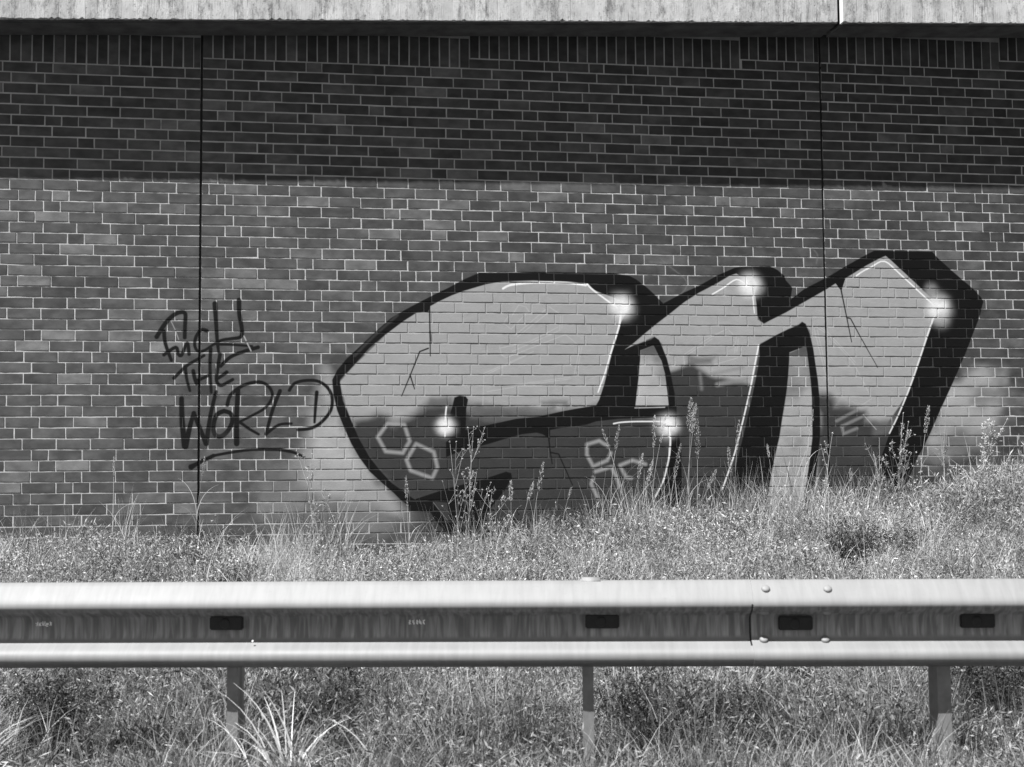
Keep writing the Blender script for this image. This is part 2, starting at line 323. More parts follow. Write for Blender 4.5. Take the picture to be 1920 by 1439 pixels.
('L',0.00585,0.0054,1,0.0153,0.0102,[(0.214,1.739),(0.239,1.817),(0.331,1.89),(0.453,1.919),(0.53,1.883),(0.559,1.807),(0.506,1.718),(0.403,1.656),(0.312,1.609)]),
('L',0.00585,0.0054,1,0.0127,0.0102,[(0.312,1.604),(0.383,1.552),(0.455,1.51)]),
('L',0.00585,0.0054,1,0.0153,0.0127,[(0.618,1.849),(0.567,1.718),(0.532,1.593),(0.512,1.512)]),
('L',0.00585,0.0054,1,0.0127,0.0102,[(0.512,1.512),(0.609,1.583),(0.707,1.593)]),
('L',0.00585,0.0054,1,0.0127,0.014,[(0.69,1.854),(0.731,1.909),(0.814,1.931),(0.908,1.927),(0.981,1.882),(1.022,1.803),(1.012,1.697),(0.939,1.603),(0.857,1.556),(0.758,1.546)]),
('L',0.00585,0.0054,1,0.0153,0.0102,[(0.903,1.839),(0.893,1.718),(0.886,1.603)]),
('L',0.00585,0.0054,1,0.0229,0.0153,[(-0.056,1.259),(-0.021,1.279)]),
('L',0.00585,0.0054,1,0.0153,0.0153,[(-0.021,1.279),(0.03,1.305),(0.11,1.345)]),
('L',0.00585,0.0054,1,0.0114,0.0127,[(0.11,1.345),(0.252,1.371),(0.405,1.391),(0.62,1.39)]),
('L',0.00585,0.0054,1,0.014,0.0102,[(0.62,1.39),(0.723,1.368),(0.805,1.332)]),
('L',0.5,0.0042,0.7,0.0042,0.0042,[(0.339,2.277),(0.365,2.22),(0.393,2.162)]),
('L',0.4,0.0042,0.6,0.0031,0.0031,[(-0.217,2.387),(-0.186,2.32),(-0.16,2.247)]),
('G',0.03,0.0917,0.5,1.2,[(0.15,1.49)])]

TX0, TX1, TZ0, TZ1, TR = -0.55, 6.95, 0.35, 3.05, 0.0032
TW, TH = int((TX1-TX0)/TR), int((TZ1-TZ0)/TR)
def fbm(h, w_, cells, seed, octs=3):
    g = np.random.default_rng(seed)
    acc = np.zeros((h, w_), np.float32); amp = 1.0; tot = 0
    for o_ in range(octs):
        ny, nx = int(cells*h/w_)+2, cells+2
        grid = g.random((ny+1, nx+1)).astype(np.float32)
        yy = np.linspace(0, ny-1.001, h); xx = np.linspace(0, nx-1.001, w_)
        yi = yy.astype(int); xi = xx.astype(int)
        fy = (yy-yi)[:, None]; fx = (xx-xi)[None, :]
        fy = fy*fy*(3-2*fy); fx = fx*fx*(3-2*fx)
        a = grid[yi][:, xi]; b = grid[yi][:, xi+1]; c = grid[yi+1][:, xi]; d = grid[yi+1][:, xi+1]
        acc += amp*((a*(1-fx)+b*fx)*(1-fy)+(c*(1-fx)+d*fx)*fy)
        tot += amp; amp *= 0.5; cells = cells*2
    return acc/tot
NZ = fbm(TH, TW, 34, 3)
NZ2 = fbm(TH, TW, 130, 5)
ALB = np.full((TH, TW), 0.1, np.float32)
COV = np.zeros((TH, TW), np.float32)
def region(pts, pad):
    xs = [p[0] for p in pts]; zs = [p[1] for p in pts]
    i0 = max(0, int((min(xs)-pad-TX0)/TR)); i1 = min(TW, int((max(xs)+pad-TX0)/TR)+1)
    j0 = max(0, int((min(zs)-pad-TZ0)/TR)); j1 = min(TH, int((max(zs)+pad-TZ0)/TR)+1)
    X = (TX0+(np.arange(i0, i1)+.5)*TR)[None, :].astype(np.float32)
    Z = (TZ0+(np.arange(j0, j1)+.5)*TR)[:, None].astype(np.float32)
    return slice(j0, j1), slice(i0, i1), X, Z
def over(sl, a, alb):
    A, K_ = ALB[sl], COV[sl]
    n = a + K_*(1-a)
    ALB[sl] = np.where(n > 1e-4, (alb*a + A*K_*(1-a))/np.maximum(n, 1e-4), A)
    COV[sl] = n
def sstep(t):
    t = np.clip(t, 0, 1); return t*t*(3-2*t)
for g_ in GRAF:
    if g_[0] == 'P':
        _, alb, soft, op, nz, pts = g_
        sj, si, X, Z = region(pts, soft*1.6+0.01)
        inside = np.zeros((Z.shape[0], X.shape[1]), bool)
        d2 = np.full(inside.shape, 9.0, np.float32)
        for (x0, z0), (x1, z1) in zip(pts, pts[1:]+pts[:1]):
            if z0 != z1:
                c_ = (Z > z0) != (Z > z1)
                inside ^= c_ & (X < (x1-x0)*(Z-z0)/(z1-z0)+x0)
            pad = soft*2+0.012
            a0, a1 = np.searchsorted(X[0], (min(x0, x1)-pad, max(x0, x1)+pad))
            b0, b1 = np.searchsorted(Z[:, 0], (min(z0, z1)-pad, max(z0, z1)+pad))
            if a1 <= a0 or b1 <= b0: continue
            xs = X[:, a0:a1]; zs = Z[b0:b1]
            L2 = (x1-x0)**2+(z1-z0)**2+1e-9
            t = np.clip(((xs-x0)*(x1-x0)+(zs-z0)*(z1-z0))/L2, 0, 1)
            dd = (xs-x0-t*(x1-x0))**2+(zs-z0-t*(z1-z0))**2
            d2[b0:b1, a0:a1] = np.minimum(d2[b0:b1, a0:a1], dd)
        sd = np.sqrt(d2)*np.where(inside, 1, -1)
        if nz == 1: sd = sd + (NZ[sj, si]-.5)*soft*2.2
        if nz == 2: sd = sd + (NZ[sj, si]-.5)*soft*3.0
        a = sstep(sd/soft*.5+.5)*op
        al = alb
        if nz == 1: a = a*np.clip(0.35+1.3*(NZ[sj, si]), 0, 1); al = alb*(0.72+.56*NZ[sj, si])
        if nz == 2: al = alb*(0.8+.4*NZ[sj, si])
        over((sj, si), a.astype(np.float32), al)
    elif g_[0] == 'L':
        _, alb, soft, op, w0, w1, pts = g_
        # smooth the polyline (Catmull-Rom)
        if len(pts) > 2:
            P_ = [pts[0]]+list(pts)+[pts[-1]]; q_ = []
            for i in range(1, len(P_)-2):
                p0, p1, p2, p3 = [np.array(P_[i+k]) for k in (-1, 0, 1, 2)]
                for t in (0, .25, .5, .75):
                    q_.append(tuple(.5*(2*p1+(p2-p0)*t+(2*p0-5*p1+4*p2-p3)*t*t+(3*p1-p0-3*p2+p3)*t**3)))
            q_.append(P_[-1]); sm = q_
        else: sm = list(pts)
        if alb in (0.4, 0.2, 0.3) or (alb < .02 and w0 < .0066): sm = list(pts)
        sj, si, X, Z = region(sm, max(w0, w1)+soft*2+.004)
        best = np.full((Z.shape[0], X.shape[1]), -9.0, np.float32)
        n_ = len(sm)-1
        for i in range(n_):
            (x0, z0), (x1, z1) = sm[i], sm[i+1]
            L2 = (x1-x0)**2+(z1-z0)**2+1e-9
            pad = max(w0, w1)+soft*2+.004
            a0, a1 = np.searchsorted(X[0], (min(x0, x1)-pad, max(x0, x1)+pad))
            b0, b1 = np.searchsorted(Z[:, 0], (min(z0, z1)-pad, max(z0, z1)+pad))
            if a1 <= a0 or b1 <= b0: continue
            xs = X[:, a0:a1]; zs = Z[b0:b1]
            t = np.clip(((xs-x0)*(x1-x0)+(zs-z0)*(z1-z0))/L2, 0, 1)
            dd = np.sqrt((xs-x0-t*(x1-x0))**2+(zs-z0-t*(z1-z0))**2)
            wd = w0+(w1-w0)*(i+t)/n_
            best[b0:b1, a0:a1] = np.maximum(best[b0:b1, a0:a1], wd-dd)
        a = sstep(best/max(soft, .003)*.5+.5)*op
        over((sj, si), a.astype(np.float32), alb)
    else:
        _, alb, rad, op, pw, pts = g_
        (cx_, cz_), = pts
        sj, si, X, Z = region(pts, rad*1.5)
        d = np.sqrt((X-cx_)**2+(Z-cz_)**2)/rad*(.8+.4*NZ[sj, si])
        a = np.exp(-(d*1.15)**3.2)*(0.8+.35*NZ2[sj, si])
        over((sj, si), np.clip(a*op, 0, 1).astype(np.float32), alb)
ALB *= (0.93+0.14*NZ2)
img = bpy.data.images.new('spray_paint', TW, TH, alpha=False, float_buffer=True)
img.colorspace_settings.name = 'Non-Color'
buf = np.ones((TH, TW, 4), np.float32)
buf[..., 0] = ALB; buf[..., 1] = COV; buf[..., 2] = 0
img.pixels.foreach_set(buf.ravel())
img.update()
img.pack()
del buf

def paint_nodes(m):
    """albedo, coverage of the sprayed paint at this point of the wall plane"""
    sep = m.n('ShaderNodeSeparateXYZ'); m.l(m.pos(), sep.inputs[0])
    u = m.math('DIVIDE', m.math('SUBTRACT', sep.outputs[0], TX0), TX1-TX0)
    v = m.math('DIVIDE', m.math('SUBTRACT', sep.outputs[2], TZ0), TZ1-TZ0)
    cmb = m.n('ShaderNodeCombineXYZ'); m.l(u, cmb.inputs[0]); m.l(v, cmb.inputs[1])
    im = m.n('ShaderNodeTexImage', image=img, extension='CLIP', interpolation='Linear')
    m.l(cmb.outputs[0], im.inputs[0])
    sc = m.n('ShaderNodeSeparateColor'); m.l(im.outputs[0], sc.inputs[0])
    return sc.outputs[0], sc.outputs[1], sep

# ------------------------------------------------------------------ materials
def mat_brick():
    m = NT('clinker_brick')
    alb, cov, sep = paint_nodes(m)
    oi = m.n('ShaderNodeObjectInfo').outputs['Random']
    isl = m.n('ShaderNodeNewGeometry').outputs['Random Per Island']
    r = m.math('FRACT', m.math('ADD', m.math('MULTIPLY', oi, 7.31), isl))
    ramp = m.n('ShaderNodeValToRGB'); e = ramp.color_ramp.elements
    e[0].position = 0; e[0].color = (.050,)*3+(1,)
    e[1].position = 1; e[1].color = (.140,)*3+(1,)
    for p_, v_ in ((.1, .060), (.72, .072), (.88, .094)):
        k = ramp.color_ramp.elements.new(p_); k.color = (v_,)*3+(1,)
    m.l(r, ramp.inputs[0])
    p = m.pos()
    # every brick gets its own burn cloud: shift the noise by the brick's random number
    off = m.n('ShaderNodeCombineXYZ'); m.l(m.math('MULTIPLY', r, 40), off.inputs[1])
    pv = m.n('ShaderNodeVectorMath', operation='ADD'); m.l(p, pv.inputs[0]); m.l(off.outputs[0], pv.inputs[1])
    blot = m.mapr(m.noise(m.scalevec(pv.outputs[0], (1, 1, 1.6)), 7, 2), .35, .72, .78, 1.38)
    fine = m.mapr(m.noise(m.scalevec(p, (1, 1, 4)), 60, 3, .7), .3, .7, .9, 1.1)
    dirt = m.mapr(m.noise(m.scalevec(p, (1, 1, 1.3)), .75, 3), .3, .7, .88, 1.16)
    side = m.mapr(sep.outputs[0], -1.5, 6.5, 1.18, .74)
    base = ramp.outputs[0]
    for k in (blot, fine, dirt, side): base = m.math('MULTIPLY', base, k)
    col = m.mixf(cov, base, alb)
    rough = m.mixf(cov, m.mapr(fine, .9, 1.1, .62, .8), .55)
    h = m.math('ADD', m.noise(m.scalevec(p, (1, 1, 3)), 110, 3, .65), m.math('MULTIPLY', m.noise(p, 24, 2), .8))
    m.bsdf(col, rough, spec=.16, normal=m.bump(h, .35, .002))
    return m.m
def mat_mortar():
    m = NT('lime_mortar')
    alb, cov, sep = paint_nodes(m)
    p = m.pos()
    base = m.mapr(m.noise(p, 5, 4, .6), .3, .7, .34, .54)
    base = m.math('MULTIPLY', base, m.mapr(m.noise(p, 160, 2), .3, .7, .86, 1.14))
    cv = m.math('MULTIPLY', cov, .93)
    col = m.mixf(cv, base, alb)
    h = m.math('ADD', m.noise(p, 260, 3, .7), m.math('MULTIPLY', m.noise(p, 45, 2), 1.2))
    m.bsdf(col, .9, spec=.2, normal=m.bump(h, .5, .003))
    return m.m
def mat_plain(name, v, rough=.8, metal=0, var=.15, scale=20, bump=.0):
    m = NT(name)
    p = m.obj()
    nz = m.noise(p, scale, 4, .6)
    col = m.mapr(nz, .3, .7, v*(1-var), v*(1+var))
    m.bsdf(col, rough, metal, .4, m.bump(m.noise(p, scale*6, 3), bump, .004) if bump else None)
    return m.m
def mat_concrete():
    m = NT('board_marked_concrete')
    p = m.obj()
    sep = m.n('ShaderNodeSeparateXYZ'); m.l(p, sep.inputs[0])
    bx = m.math('DIVIDE', m.math('ADD', sep.outputs[0], m.math('MULTIPLY', m.noise(m.scalevec(p, (.5, 0, .1)), 2, 1), .12)), .093)
    cell = m.math('FLOOR', bx)
    wn = m.n('ShaderNodeTexWhiteNoise'); wn.noise_dimensions = '1D'; m.l(cell, wn.inputs['W'])
    tone = m.mapr(wn.outputs[0], 0, 1, .86, 1.1)
    fr = m.math('FRACT', bx)
    seam = m.mapr(m.math('ABSOLUTE', m.math('SUBTRACT', fr, .5)), .455, .5, 0, 1)
    seam = m.math('MULTIPLY', seam, m.mapr(m.noise(m.scalevec(p, (3, 1, 1)), 3, 2), .5, .62, 0, .8))
    grain = m.math('MULTIPLY', m.mapr(m.noise(m.scalevec(p, (14, 14, 2.5)), 5, 4, .65), .3, .7, .95, 1.04), m.mapr(m.noise(p, 9, 5, .65), .3, .7, .82, 1.12))
    soil = m.noise(m.scalevec(p, (4.5, 1, .7)), 2.1, 5, .7)
    stain = m.mapr(m.math('MULTIPLY', m.math('ADD', soil, m.noise(m.scalevec(p, (12, 1, 5)), 2.4, 5, .75)), .5), .49, .62, 1, .38)
    pit = m.mapr(m.noise(p, 70, 3, .75), .58, .68, 1, .35)
    pitm = m.mapr(soil, .40, .54, .2, 1)
    low = m.math('SUBTRACT', 1, m.math('MULTIPLY', pitm, m.math('SUBTRACT', 1, pit)))
    col = m.math('MULTIPLY', .51, tone)
    for k in (grain, stain, low, m.mapr(seam, 0, 1, 1, .72)): col = m.math('MULTIPLY', col, k)
    h = m.math('SUBTRACT', m.math('ADD', m.noise(m.scalevec(p, (20, 20, 1)), 6, 4), m.math('MULTIPLY', m.noise(p, 90, 3), .5)), seam)
    m.bsdf(col, .88, spec=.25, normal=m.bump(h, .55, .006))
    return m.m
def mat_zinc(streak=True):
    m = NT('weathered_galvanised_steel' if streak else 'galvanised_bolt')
    p = m.obj()
    s1 = m.noise(m.scalevec(p, (1, .1, .16)), 40, 3, .6, .3)
    s2 = m.noise(m.scalevec(p, (.3, .3, 1)), 30, 2)
    cloud = m.noise(p, 5, 4)
    v = m.mapr(cloud, .3, .7, .225, .255)
    if streak:
        v = m.math('MULTIPLY', v, m.mapr(s1, .35, .68, .93, 1.06))
        # wavy grass reflections in the trough and its upper shade, painted into the colour
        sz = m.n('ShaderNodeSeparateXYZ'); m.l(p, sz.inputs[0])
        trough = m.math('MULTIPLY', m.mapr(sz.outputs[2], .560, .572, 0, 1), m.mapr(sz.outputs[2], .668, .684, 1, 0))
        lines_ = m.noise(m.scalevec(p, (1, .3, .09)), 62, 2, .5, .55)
        refl_shade = m.math('MULTIPLY', m.mapr(lines_, .38, .66, .66, 1.34), m.mapr(sz.outputs[2], .57, .66, 1.18, .72))
        v = m.math('MULTIPLY', v, m.mixf(trough, 1.0, refl_shade))
        v = m.math('MULTIPLY', v, m.mapr(m.noise(m.scalevec(p, (.4, 1, 1)), 90, 3, .7), .62, .74, 1, .9))
    rg = m.mapr(cloud, .35, .65, .58, .66)
    m.bsdf(v, rg, .12, .4, m.bump(s1, .12 if streak else .02, .004))
    return m.m
def mat_leaf(name, lo, hi, trans=.35, rough=.5, dark=0.0):
    m = NT(name)
    isl = m.n('ShaderNodeNewGeometry').outputs['Random Per Island']
    oi = m.n('ShaderNodeObjectInfo').outputs['Random']
    r = m.math('FRACT', m.math('ADD', isl, m.math('MULTIPLY', oi, 3.7)))
    v = m.mapr(r, 0, 1, lo, hi)
    if dark:
        v = m.math('MULTIPLY', v, m.mapr(r, 1-dark, 1-dark+.001, 1, .18))
    v = m.math('MULTIPLY', v, m.mapr(m.noise(m.pos(), 1.3, 3), .35, .65, .72, 1.25))
    v = m.math('MULTIPLY', v, m.mapr(oi, 0, 1, .88, 1.12))
    pr = m.n('ShaderNodeBsdfPrincipled')
    g = m.grey(v)
    m.l(g, pr.inputs['Base Color'])
    pr.inputs['Roughness'].default_value = rough
    pr.inputs['Specular IOR Level'].default_value = .35
    tr = m.n('ShaderNodeBsdfTranslucent'); m.l(g, tr.inputs[0])
    mx = m.n('ShaderNodeMixShader'); mx.inputs[0].default_value = trans
    m.l(pr.outputs[0], mx.inputs[1]); m.l(tr.outputs[0], mx.inputs[2])
    m.l(mx.outputs[0], m.out.inputs['Surface'])
    return m.m
M_brick, M_mortar = mat_brick(), mat_mortar()
M_seal = mat_plain('joint_sealant', .012, .7, var=.3, scale=30)
M_conc = mat_concrete()
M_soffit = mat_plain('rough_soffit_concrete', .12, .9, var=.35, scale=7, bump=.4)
M_chamf = mat_plain('chamfer_concrete', .60, .85, var=.1, scale=20)
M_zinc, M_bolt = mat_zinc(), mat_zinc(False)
M_black = mat_plain('black_plastic', .012, .45, var=.3, scale=40)
M_post = mat_plain('dull_galvanised_post', .25, .5, .35, var=.16, scale=22)
M_white = mat_plain('chalky_white_mark', .85, .8, var=.1, scale=60)
M_weed = mat_leaf('weed_leaf', .14, .60, .2, dark=.2)
M_fine = mat_leaf('fine_weed_leaf', .08, .78, .2, dark=.2)
M_grass = mat_leaf('grass_blade', .18, .70, .22, dark=.15)
M_dry = mat_leaf('dry_grass', .42, .70, .3, .6)
M_plume = mat_leaf('seed_plume', .36, .58, .35, .7)
M_petal = mat_leaf('white_petal', .72, .85, .25, .6)
M_near = mat_leaf('verge_leaf', .05, .52, .2, dark=.2)
M_neargrass = mat_leaf('verge_grass', .08, .54, .25, dark=.15)
M_darkw = mat_leaf('dark_weed', .02, .09, .15)

# ------------------------------------------------------------------ terrain
P0 = np.array([-0.344, -5.66]); TV = np.array([0.98197755, -0.1889976]); NV = np.array([-0.1889976, -0.98197755])
WX = [-30, -1.46, -.28, .52, 1.55, 2.62, 3.5, 4.4, 5.32, 6.03, 6.86, 9, 30]
WZ = [.6, .57, .543, .496, .428, .524, .638, .69, .757, .824, .95, 1.1, 1.4]
def ground(x, y):
    x = np.asarray(x, float); y = np.asarray(y, float)
    r = -((x-P0[0])*NV[0]+(y-P0[1])*NV[1])               # distance behind the rail
    # rail to wall distance along the normal
    rw = np.maximum(r - y/ -NV[1] * -1, 1.0)
    rw = np.maximum(r + (-y)/0.98, 1.0)
    u = np.clip(r/rw, 0, 1)
    zw = np.interp(x, WX, WZ)
    z = zw*(0.25*u + .75*u*u*(3-2*u))
    z = z + 0.035*np.sin(x*2.1+y*1.3)*np.sin(y*1.7-x*.6)*np.clip(r, 0, 1)
    z = z - 0.05*np.clip((-r-.4)/.5, 0, 1)
    return z
def mat_ground():
    m = NT('dry_soil_and_litter')
    p = m.pos()
    v = m.mapr(m.noise(p, 30, 5, .7), .3, .7, .02, .09)
    m.bsdf(v, .95, spec=.1, normal=m.bump(m.noise(p, 60, 4), .6, .02))
    return m.m
gx = np.concatenate([np.linspace(-120, -5, 12), np.linspace(-4.6, 12, 110), np.linspace(13, 140, 12)])
gy = np.concatenate([np.linspace(-140, -12, 12), np.linspace(-11.5, .1, 90), np.linspace(.4, 3, 4), np.linspace(6, 120, 8)])
GX, GY = np.meshgrid(gx, gy)
GZ = ground(GX, GY) - .02
GZ = np.where(GY > .3, ground(GX, np.full_like(GX, .1)), GZ)
nx_, ny_ = len(gx), len(gy)
idx = np.arange(nx_*ny_).reshape(ny_, nx_)
Fq = np.stack([idx[:-1, :-1], idx[:-1, 1:], idx[1:, 1:], idx[1:, :-1]], -1).reshape(-1, 4)
me = np_mesh('ground', np.stack([GX, GY, GZ], -1).reshape(-1, 3), Fq, mat_ground())
me.polygons.foreach_set('use_smooth', [True]*len(me.polygons))
g_o = link(bpy.data.objects.new('ground', me)); tag(g_o, kind='structure')

# road in front of the guardrail (below the picture, it throws light back up)
def rail_pt(s, t, z=0):
    p = P0+TV*s+NV*t
    return (p[0], p[1], z)
def mat_asphalt():
    m = NT('worn_asphalt')
    p = m.pos()
    v = m.mapr(m.noise(p, 90, 3, .7), .3, .7, .03, .065)
    v = m.math('MULTIPLY', v, m.mapr(m.noise(p, .6, 3), .3, .7, .85, 1.2))
    m.bsdf(v, .85, spec=.3, normal=m.bump(m.noise(p, 250, 2), .6, .004))
    return m.m
def sheet(name, s0, s1, t0, t1, z, th, mat):
    v = [rail_pt(s, t, zz) for zz in (z-th, z) for s, t in ((s0, t0), (s1, t0), (s1, t1), (s0, t1))]
    f = [(4, 5, 6, 7), (0, 3, 2, 1), (0, 1, 5, 4), (1, 2, 6, 5), (2, 3, 7, 6), (3, 0, 4, 7)]
    # counter-clockwise seen from above
    f = [(7, 6, 5, 4)] + f[1:]
    o = mesh_obj(name, v, f, mat); return tag(o, kind='structure')
sheet('road', -60, 60, 1.1, 9, -.035, .05, mat_asphalt())
sheet('road_edge_line', -60, 60, 1.45, 1.6, -.031, .004, mat_plain('road_paint', .7, .7, var=.1))

# ------------------------------------------------------------------ brick wall
COURSE = .08333
AZ = 3.4                                    # height of the reference bed joint
SL = .036                                   # slope of the concrete edge along the wall
def soldier_bottom(x):                      # the top band of upright bricks steps up with the slab
    for lim, k in ((-4.65, 10), (-2.3, 11), (0, 12), (2.1, 13), (4.45, 14), (6.8, 15), (9.1, 16)):
        if x < lim: return k
    return 17
# brick prototypes: front face at y = 0, bevelled ragged arris; nominal 240 x 71
def brick_mesh(L_, H_, seed, nm):
    g = random.Random(seed)
    hx, hz = L_/2, H_/2
    base = [(-hx, -hz), (-hx/3, -hz), (hx/3, -hz), (hx, -hz), (hx, 0), (hx, hz), (hx/3, hz), (-hx/3, hz), (-hx, hz), (-hx, 0)]
    ring = [(a+g.uniform(-.0012, .0012), b+g.uniform(-.001, .001)) for a, b in base]
    V = []
    for (a, b), (c, d) in zip(ring, base):
        V.append((a*(1-.0011/hx), g.uniform(-.0003, .0003), b*(1-.0011/hz)))
    for a, b in ring: V.append((a, .0011, b))
    for a, b in ring: V.append((a, .03, b))
    n = 10
    F_ = [tuple(range(n))]
    for r_ in (0, n):
        for i in range(n):
            j = (i+1) % n
            F_.append((r_+i, r_+n+i, r_+n+j, r_+j))
    me = bpy.data.meshes.new(nm)
    me.from_pydata(V, [], F_); me.update()
    me.materials.append(M_brick)
    return me
kinds = {}
for nm, L_ in (('s', .240), ('h', .115), ('t', .1775), ('q', .0525)):
    kinds[nm] = [brick_mesh(L_, .0713, 10*i+ord(nm), 'brick') for i in range(5)]
sold = [brick_mesh(.0713, .240, 900+i, 'brick') for i in range(4)]
bdata = {}
for lst in list(kinds.values())+[sold]:
    for me in lst:
        V = np.array([v.co for v in me.vertices]); Fl = [tuple(p.vertices) for p in me.polygons]
        bdata[me] = (V, Fl)
def lay_course(n, below, g):
    """wild bond on a quarter-brick grid: list of (start, length) in quarters; n = total quarters"""
    best = None
    for attempt in range(40):
        u, row, joints, bad = 0, [], [], 0
        u0 = g.choice([2, 3, 3, 4, 1]) if attempt < 30 else 4
        row.append((0, u0)); u = u0; hh = 0
        while u < n:
            rem = n-u
            if rem <= 4: row.append((u, rem)); break
            if rem == 5: L_ = g.choice((2, 3))
            else:
                L_ = 2 if g.random() < (.27 if hh == 0 else .04) else 4
                if (u+L_) in below and L_ == 4 and hh == 0 and g.random() < .8: L_ = 2
                if (u+L_) in below: bad += 1
            hh = 1 if L_ == 2 else 0
            row.append((u, L_)); u += L_
        if best is None or bad < best[0]: best = (bad, row)
        if bad == 0: break
    return best[1]
def cam_proj(x, y, z):
    d = Vector((x, y, z))-cam.location if False else Vector((x-.70601, y+11.0094, z-1.1303))
    zz = d.dot(fwd)
    return 960+F*1000*d.dot(rgt)/zz, 719.5-F*1000*d.dot(upv)/zz
def wall_panel(x0, nq, label, joint_left, joint_right, seed):
    g = random.Random(seed)
    root = empty('brick_wall', (x0, 0, 0), label, 'wall', 'brick wall panels between the movement joints')
    x1 = x0+nq*.0625
    bricks = []   # (mesh, x, z, sx)
    below = set()
    for k in range(-44, 18):                  # course index upward; bed of course k at AZ + k*COURSE
        zc = AZ+k*COURSE+COURSE/2
        row = lay_course(nq, below, g)
        below = {a for a, _ in row}
        jog = g.uniform(-.008, .008)
        for a, L_ in row:
            xa, xb = x0+a*.0625, x0+(a+L_)*.0625
            xm = (xa+xb)/2
            if k >= soldier_bottom(xm): continue
            ww = L_*.0625-.0105
            if a == 0: xa += .010-.005
            if a+L_ >= nq: xb -= .010-.005
            nm = {4: 's', 2: 'h', 3: 't', 1: 'q'}[L_]
            nom = {4: .24, 2: .115, 3: .1775, 1: .0525}[L_]
            lo, hi = xa+.005+g.uniform(-.001, .001), xb-.005+g.uniform(-.001, .001)
            if a > 0: lo += jog*.6
            if a+L_ < nq: hi += jog*.6
            bricks.append((g.choice(kinds[nm]), (lo+hi)/2, zc+g.uniform(-.0012, .0012), (hi-lo)/nom, g.uniform(-.0011, .0009), g.gauss(0, .0022), g.gauss(0, .006)))
    x = x0+.008
    while x < x1-.07:
        k = soldier_bottom(x+.04)
        bricks.append((g.choice(sold), x+.0357, AZ+k*COURSE+.0055+.12, 1, g.uniform(-.001, .001), 0, g.gauss(0, .004)))
        x += .0818
    if x1-.008-x > .02:
        k = soldier_bottom(x)
        bricks.append((sold[0], (x+x1-.008)/2-.004, AZ+k*COURSE+.0055+.12, (x1-.008-x)/.0713, 0, 0, 0))
    # the 300 that show largest in the picture are objects, the rest one joined part
    def area(b):
        px, py = cam_proj(b[1], 0, b[2])
        if not (-20 < px < 1940 and 60 < py): return -1
        a = (.24 if b[0] in kinds['s'] else .12)*b[3]
        vis = 1.0 if py < 985 else .3
        edge = .5 if (px < 0 or px > 1920) else 1
        near = 1+(1500-px)/9000
        lit = 1 if py > 335 else .8
        return a*vis*edge*near*lit
    bricks.sort(key=lambda b: -area(b))
    PROUD = -.0034
    for b in bricks[:300]:
        o = bpy.data.objects.new('brick', b[0])
        o.location = (b[1]-x0, PROUD+b[4], b[2]); o.scale = (b[3], 1, 1)
        o.rotation_euler = (0, b[5], b[6])
        link(o, root)
    VV, FF4, FFn = [], [], []
    off = 0
    vs, fs = [], []
    for b in bricks[300:]:
        V, Fl = bdata[b[0]]
        c, s = math.cos(b[6]), math.sin(b[6]); c2, s2 = math.cos(b[5]), math.sin(b[5])
        X = V[:, 0]*b[3]; Z = V[:, 2]; Y = V[:, 1]
        X, Z = X*c2+Z*s2, -X*s2+Z*c2
        X, Y = X*c-Y*s, X*s+Y*c
        vs.append(np.stack([X+b[1]-x0, Y+PROUD+b[4], Z+b[2]], 1))
        fs += [tuple(i+off for i in f) for f in Fl]; off += len(V)
    o = mesh_obj('brickwork', np.concatenate(vs), fs, M_brick, root); tag(o, kind='stuff')
    # mortar: slightly uneven sheet with a body behind it
    a0, a1 = .0095, nq*.0625-.0095
    nx, nz = int((a1-a0)/.03), int(5.2/.03)
    xs = np.linspace(a0, a1, nx); zs = np.linspace(-.3, 4.97, nz)
    XX, ZZ = np.meshgrid(xs, zs)
    r_ = np.random.default_rng(seed)
    YY = r_.normal(0, .00045, XX.shape)
    YY[:, 0] += 0; 
    V = np.stack([XX, YY, ZZ], -1).reshape(-1, 3)
    id_ = np.arange(nx*nz).reshape(nz, nx)
    F4 = np.stack([id_[:-1, :-1], id_[:-1, 1:], id_[1:, 1:], id_[1:, :-1]], -1).reshape(-1, 4)
    me = np_mesh('mortar', V, F4, M_mortar)
    me.polygons.foreach_set('use_smooth', [True]*len(me.polygons))
    link(bpy.data.objects.new('mortar', me), root)
    v, f = box(a0+.0005, a1-.0005, .004, .32, -.4, 4.96)
    mesh_obj('wall_core', v, f, M_mortar, root)
    return root
pl = wall_panel(-56*.0625, 56, 'left brick wall panel, left of the joint under the scrawled black handwriting', 0, 1, 21)
pc = wall_panel(0, 82, 'wide middle brick wall panel carrying the big grey and black graffiti letters', 1, 1, 22)
pr_ = wall_panel(82*.0625, 72, 'right brick wall panel with the black slanted end stroke of the graffiti', 1, 0, 23)
for par, x in ((pc, 0.0), (pr_, 82*.0625)):
    v, f = box(-.0095, .0095, .010, .3, -.35, 4.95)
    mesh_obj('joint_sealant', v, f, M_seal, par)

